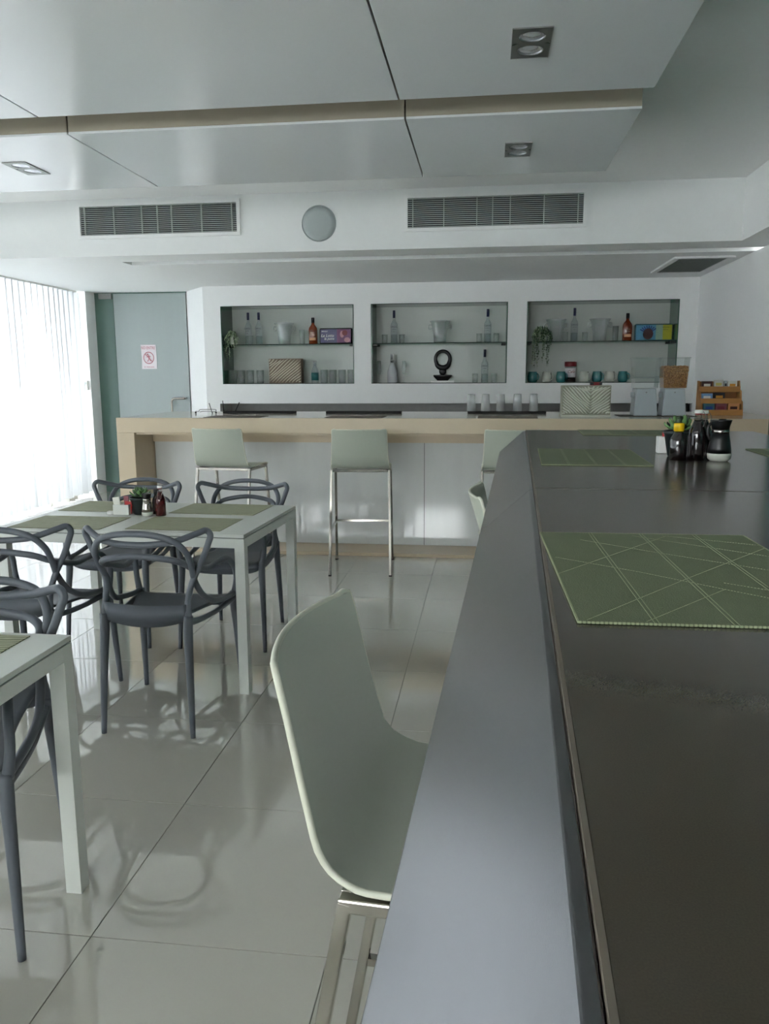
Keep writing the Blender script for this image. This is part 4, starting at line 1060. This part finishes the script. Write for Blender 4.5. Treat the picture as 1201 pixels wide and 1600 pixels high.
# ------------------------------------------------------------------ chairs
def make_chair(label):
    r = thing('dining_chair', label, 'chair', (0, 0, 0), 0, 'slate grey chairs with interwoven hoop backs')
    R = .0128
    for s in (-1, 1):
        # rear leg, front leg
        obj('leg', B().tube([(s * .190, -.262, 0), (s * .186, -.252, .15), (s * .180, -.238, .32), (s * .176, -.226, .44), (s * .178, -.220, .50)], [.0105, .0135, .0168, .0195, .0185], 12, 4), 'mat_chair', r)
        obj('leg', B().tube([(s * .236, .262, 0), (s * .231, .250, .15), (s * .225, .236, .32), (s * .220, .226, .42), (s * .222, .222, .485)], [.0105, .013, .016, .0185, .0175], 12, 4), 'mat_chair', r)
        obj('foot_cap', B().lathe([(.0098, 0), (.0098, .004)], 10, (s * .190, -.262, .0005)).lathe([(.0098, 0), (.0098, .004)], 10, (s * .236, .262, .0005)), 'rubber', r)
    P = [(.178, -.222, .49), (.174, -.205, .56), (.186, -.175, .635), (.226, -.165, .72), (.254, -.165, .790), (.264, -.168, .822), (.250, -.178, .842), (.222, -.205, .834), (.150, -.252, .810), (.075, -.274, .801)]
    pts = P + [(0, -.281, .799)] + [(-x, y, z) for x, y, z in reversed(P)]
    rr = [.016] + [R] * (len(pts) - 2) + [.016]
    obj('arm_hoop', B().tube(pts, rr, 12, 6), 'mat_chair', r)
    Q = [(.222, .215, .478), (.222, .15, .480), (.222, .05, .494), (.214, -.04, .515), (.199, -.110, .560), (.187, -.160, .630), (.193, -.205, .700), (.190, -.240, .760), (.155, -.272, .812), (.085, -.288, .838)]
    pts = Q + [(0, -.292, .845)] + [(-x, y, z) for x, y, z in reversed(Q)]
    obj('back_arch', B().tube(pts, [.015] + [R] * (len(pts) - 2) + [.015], 12, 6), 'mat_chair', r)
    S = [(.224, .220, .47), (.236, .222, .545), (.232, .208, .605), (.216, .160, .652), (.196, .09, .648), (.187, 0, .645), (.180, -.10, .672), (.178, -.205, .705), (.142, -.252, .733), (.065, -.272, .748)]
    pts = S + [(0, -.278, .753)] + [(-x, y, z) for x, y, z in reversed(S)]
    obj('lower_rail', B().tube(pts, [.016] + [R] * (len(pts) - 2) + [.016], 12, 6), 'mat_chair', r)
    # seat: dished sheet with a rear apron, a rolled front and waisted sides
    nu, nv = 16, 20; vs = []
    def half(t):   # t 0 rear .. 1 front
        return .168 + .045 * t ** 1.5 - .055 * math.sin(PI * min(1, t * 1.35)) * (1 - t) - (.0 if t < .9 else .004)
    for layer in (0, 1):
        for j in range(nv + 1):
            t = j / nv; y = -.225 + .475 * t
            for i in range(nu + 1):
                u = -1 + 2 * i / nu; x = half(t) * u
                z = .470 + .070 * max(0, 1 - t / .35) ** 1.6 - .004 * math.sin(PI * t) + .010 * u * u * (1 - abs(2 * t - 1) * .3)
                z += -.022 * max(0, (t - .86) / .14) ** 2
                z -= layer * .011
                vs.append((x, y + (-.004 if j == 0 else 0) - (.02 * (u * u) if j == nv else 0), z))
    L_ = nu + 1; S_ = L_ * (nv + 1); fs = []
    for j in range(nv):
        for i in range(nu):
            a = j * L_ + i; fs.append((a, a + 1, a + L_ + 1, a + L_)); fs.append((S_ + a, S_ + a + L_, S_ + a + L_ + 1, S_ + a + 1))
    for i in range(nu): fs.append((i, S_ + i, S_ + i + 1, i + 1)); a = nv * L_ + i; fs.append((a, a + 1, S_ + a + 1, S_ + a))
    for j in range(nv):
        a = j * L_; fs.append((a, a + L_, S_ + a + L_, S_ + a)); a += nu; fs.append((a, S_ + a, S_ + a + L_, a + L_))
    b = B().add(vs, fs, True)
    # rear apron, curving down at its middle
    n = 18; vs = []
    for k in range(n + 1):
        u = -1 + 2 * k / n; x = .172 * u; y = -.229 - .012 * (1 - u * u); zt = .541 + .006 * u * u; zb = .470 - .018 * math.cos(u * PI / 2) + .012 * u ** 4
        vs += [(x, y, zt), (x, y, zb), (x, y + .012, zb), (x, y + .012, zt)]
    fs = [(4 * k + q, 4 * k + (q + 1) % 4, 4 * k + 4 + (q + 1) % 4, 4 * k + 4 + q) for k in range(n) for q in range(4)] + [(0, 1, 2, 3), (4 * n + 3, 4 * n + 2, 4 * n + 1, 4 * n)]
    b.add(vs, fs, True)
    # front apron under the lip and side webs to the legs
    vs = []
    for k in range(n + 1):
        u = -1 + 2 * k / n; x = .212 * u; y = .238 - .018 * u * u; zt = .462; zb = .418 - .006 * math.cos(u * PI / 2) + .028 * (1 - abs(u)) ** .5 * 0 + .022 * u ** 6
        vs += [(x, y, zt), (x, y, zb), (x, y - .010, zb), (x, y - .010, zt)]
    b.add(vs, fs, True)
    obj('seat', b, 'mat_chair', r)
    for s in (-1, 1):
        obj('side_rail', B().tube([(s * .172, -.215, .470), (s * .186, -.12, .455), (s * .205, 0, .450), (s * .216, .12, .452), (s * .219, .215, .455)], [.016, .0125, .011, .0125, .016], 10, 5), 'mat_chair', r)
    return r
ch = make_chair('slate grey chair seen from behind at the set table')
ch.location = (-1.345, 3.160, 0)
dup(ch, (-1.955, 3.185, 0), .02, 'slate grey chair seen from behind left of the first one')
dup(ch, (-2.010, 4.185, 0), PI - .03, 'slate grey chair on the far side of the set table behind the condiments')
dup(ch, (-1.375, 4.188, 0), PI - .01, 'slate grey chair on the far side of the set table near the first white stool')
dup(ch, (-1.418, 1.855, 0), PI + .21, 'slate grey chair tucked under the cut off table at the left edge')

# ------------------------------------------------------------------ bar stools
def make_stool(label):
    """origin on floor, faces +y"""
    r = thing('bar_stool', label, 'bar stool', (0, 0, 0), 0, 'chrome bar stools with pale one piece shells')
    # shell profile (y, z) from seat front to back top
    prof = [(.205, .778), (.19, .786), (.14, .790), (.05, .788), (-.05, .785), (-.105, .786), (-.128, .793), (-.152, .807), (-.169, .830), (-.180, .87), (-.194, .93), (-.209, 1.0), (-.225, 1.068)]
    N = 12; nP = len(prof)
    def hw(k): t = k / (nP - 1); return .214 if k < 7 else .214 - .020 * ((k - 6) / (nP - 7))
    top, bot = [], []
    for k, (y, z) in enumerate(prof):
        a = Vector(prof[max(0, k - 1)]); c = Vector(prof[min(nP - 1, k + 1)]); d = (c - a).normalized(); nn = Vector((d.y, -d.x)) * -1   # outward normal
        sag = .040 * max(0, (k - 5) / (nP - 6)); dish = .006 if k < 8 else 0
        for i in range(N + 1):
            u = -1 + 2 * i / N; x = hw(k) * u
            if k == nP - 1: pass
            yy = y - sag * (1 - u * u); zz = z - dish * (1 - u * u)
            top.append((x, yy, zz)); bot.append((x, yy + nn.x * -.0 + (nn.x) * .0, zz))
    # thickness along local normal (below / behind)
    bot = []
    for k, (y, z) in enumerate(prof):
        a = Vector(prof[max(0, k - 1)]); c = Vector(prof[min(nP - 1, k + 1)]); d = (c - a).normalized(); nv = Vector((d.y, -d.x))
        if nv.y > 0: nv = -nv
        if abs(d.y) > .9: nv = Vector((-1, -.08)).normalized()
        for i in range(N + 1):
            p = top[k * (N + 1) + i]; bot.append((p[0], p[1] + nv.x * .010, p[2] + nv.y * .010))
    L_ = N + 1; S_ = L_ * nP; fin, fout, fedge = [], [], []
    for k in range(nP - 1):
        for i in range(N):
            a = k * L_ + i; fin.append((a, a + 1, a + L_ + 1, a + L_)); fout.append((S_ + a, S_ + a + L_, S_ + a + L_ + 1, S_ + a + 1))
    for i in range(N): fedge.append((i, S_ + i, S_ + i + 1, i + 1)); a = (nP - 1) * L_ + i; fedge.append((a, a + 1, S_ + a + 1, S_ + a))
    for k in range(nP - 1):
        a = k * L_; fedge.append((a, a + L_, S_ + a + L_, S_ + a)); a += N; fedge.append((a, S_ + a, S_ + a + L_, a + L_))
    sh = obj('shell', B().add(top + bot, fin + fout, True), 'shell', r, fix=False)
    # edge strip slightly proud, rounded
    loop = [k * L_ for k in range(nP)] + [(nP - 1) * L_ + i for i in range(1, N + 1)] + [k * L_ + N for k in range(nP - 2, -1, -1)] + [i for i in range(N - 1, 0, -1)]
    mid = [tuple((Vector(top[i]) + Vector(bot[i])) / 2) for i in loop]
    obj('shell_edge', B().tube(mid, .0052, 8, 2, closed=True), 'shelledge', sh, fix=False)
    t = .020
    FT, RT = .175, -.135     # leg tops
    lg = {}
    for s in (-1, 1):
        for (y0, y1, nm) in ((FT, .272, 'f'), (RT, -.272, 'r')):
            obj('leg', B().bar((s * .222, y1, .006), (s * .212, y0, .768), t, t, (1, 0, 0)), 'chrome', r, bevel=.003)
            obj('glide', B().box(s * .222 - .011, s * .222 + .011, y1 - .011, y1 + .011, 0, .007), 'rubber', r)
        obj('side_rail', B().bar((s * .212, RT - .01, .762), (s * .212, FT + .01, .762), t, t, (1, 0, 0)), 'chrome', r, bevel=.003)
        zf = .325; yr = -.272 + (.272 + RT) * zf / .768; yf = .272 - (.272 - FT) * zf / .768; xx = .2175
        obj('foot_rail', B().bar((s * xx, yr, zf), (s * xx, yf, zf), .016, .016, (1, 0, 0)), 'chrome', r)
    obj('rear_rail', B().box(-.202, .202, RT - .01, RT + .01, .752, .772), 'chrome', r, bevel=.002)
    obj('front_rail', B().box(-.202, .202, FT - .01, FT + .01, .752, .772), 'chrome', r, bevel=.002)
    obj('foot_rail', B().box(-.208, .208, yf - .008, yf + .008, zf - .008, zf + .008), 'chrome', r)
    return r
st = make_stool('white bar stool at the beige counter directly behind the gap between table and bar')
st.location = (-.918, 5.865, 0); st.rotation_euler = (0, 0, .09)
dup(st, (-1.935, 5.88, 0), -.12, 'white bar stool at the beige counter behind the dining table, turned slightly')
dup(st, (.195, 5.865, 0), 0, 'white bar stool at the beige counter half hidden by the steel bar edge')
dup(st, (-.020, 1.125, 0), -PI / 2 - .075, 'large white bar stool in front of the near steel bar edge')
dup(st, (.222, 2.61, 0), -PI / 2, 'white bar stool tucked close under the steel bar edge, mostly hidden')
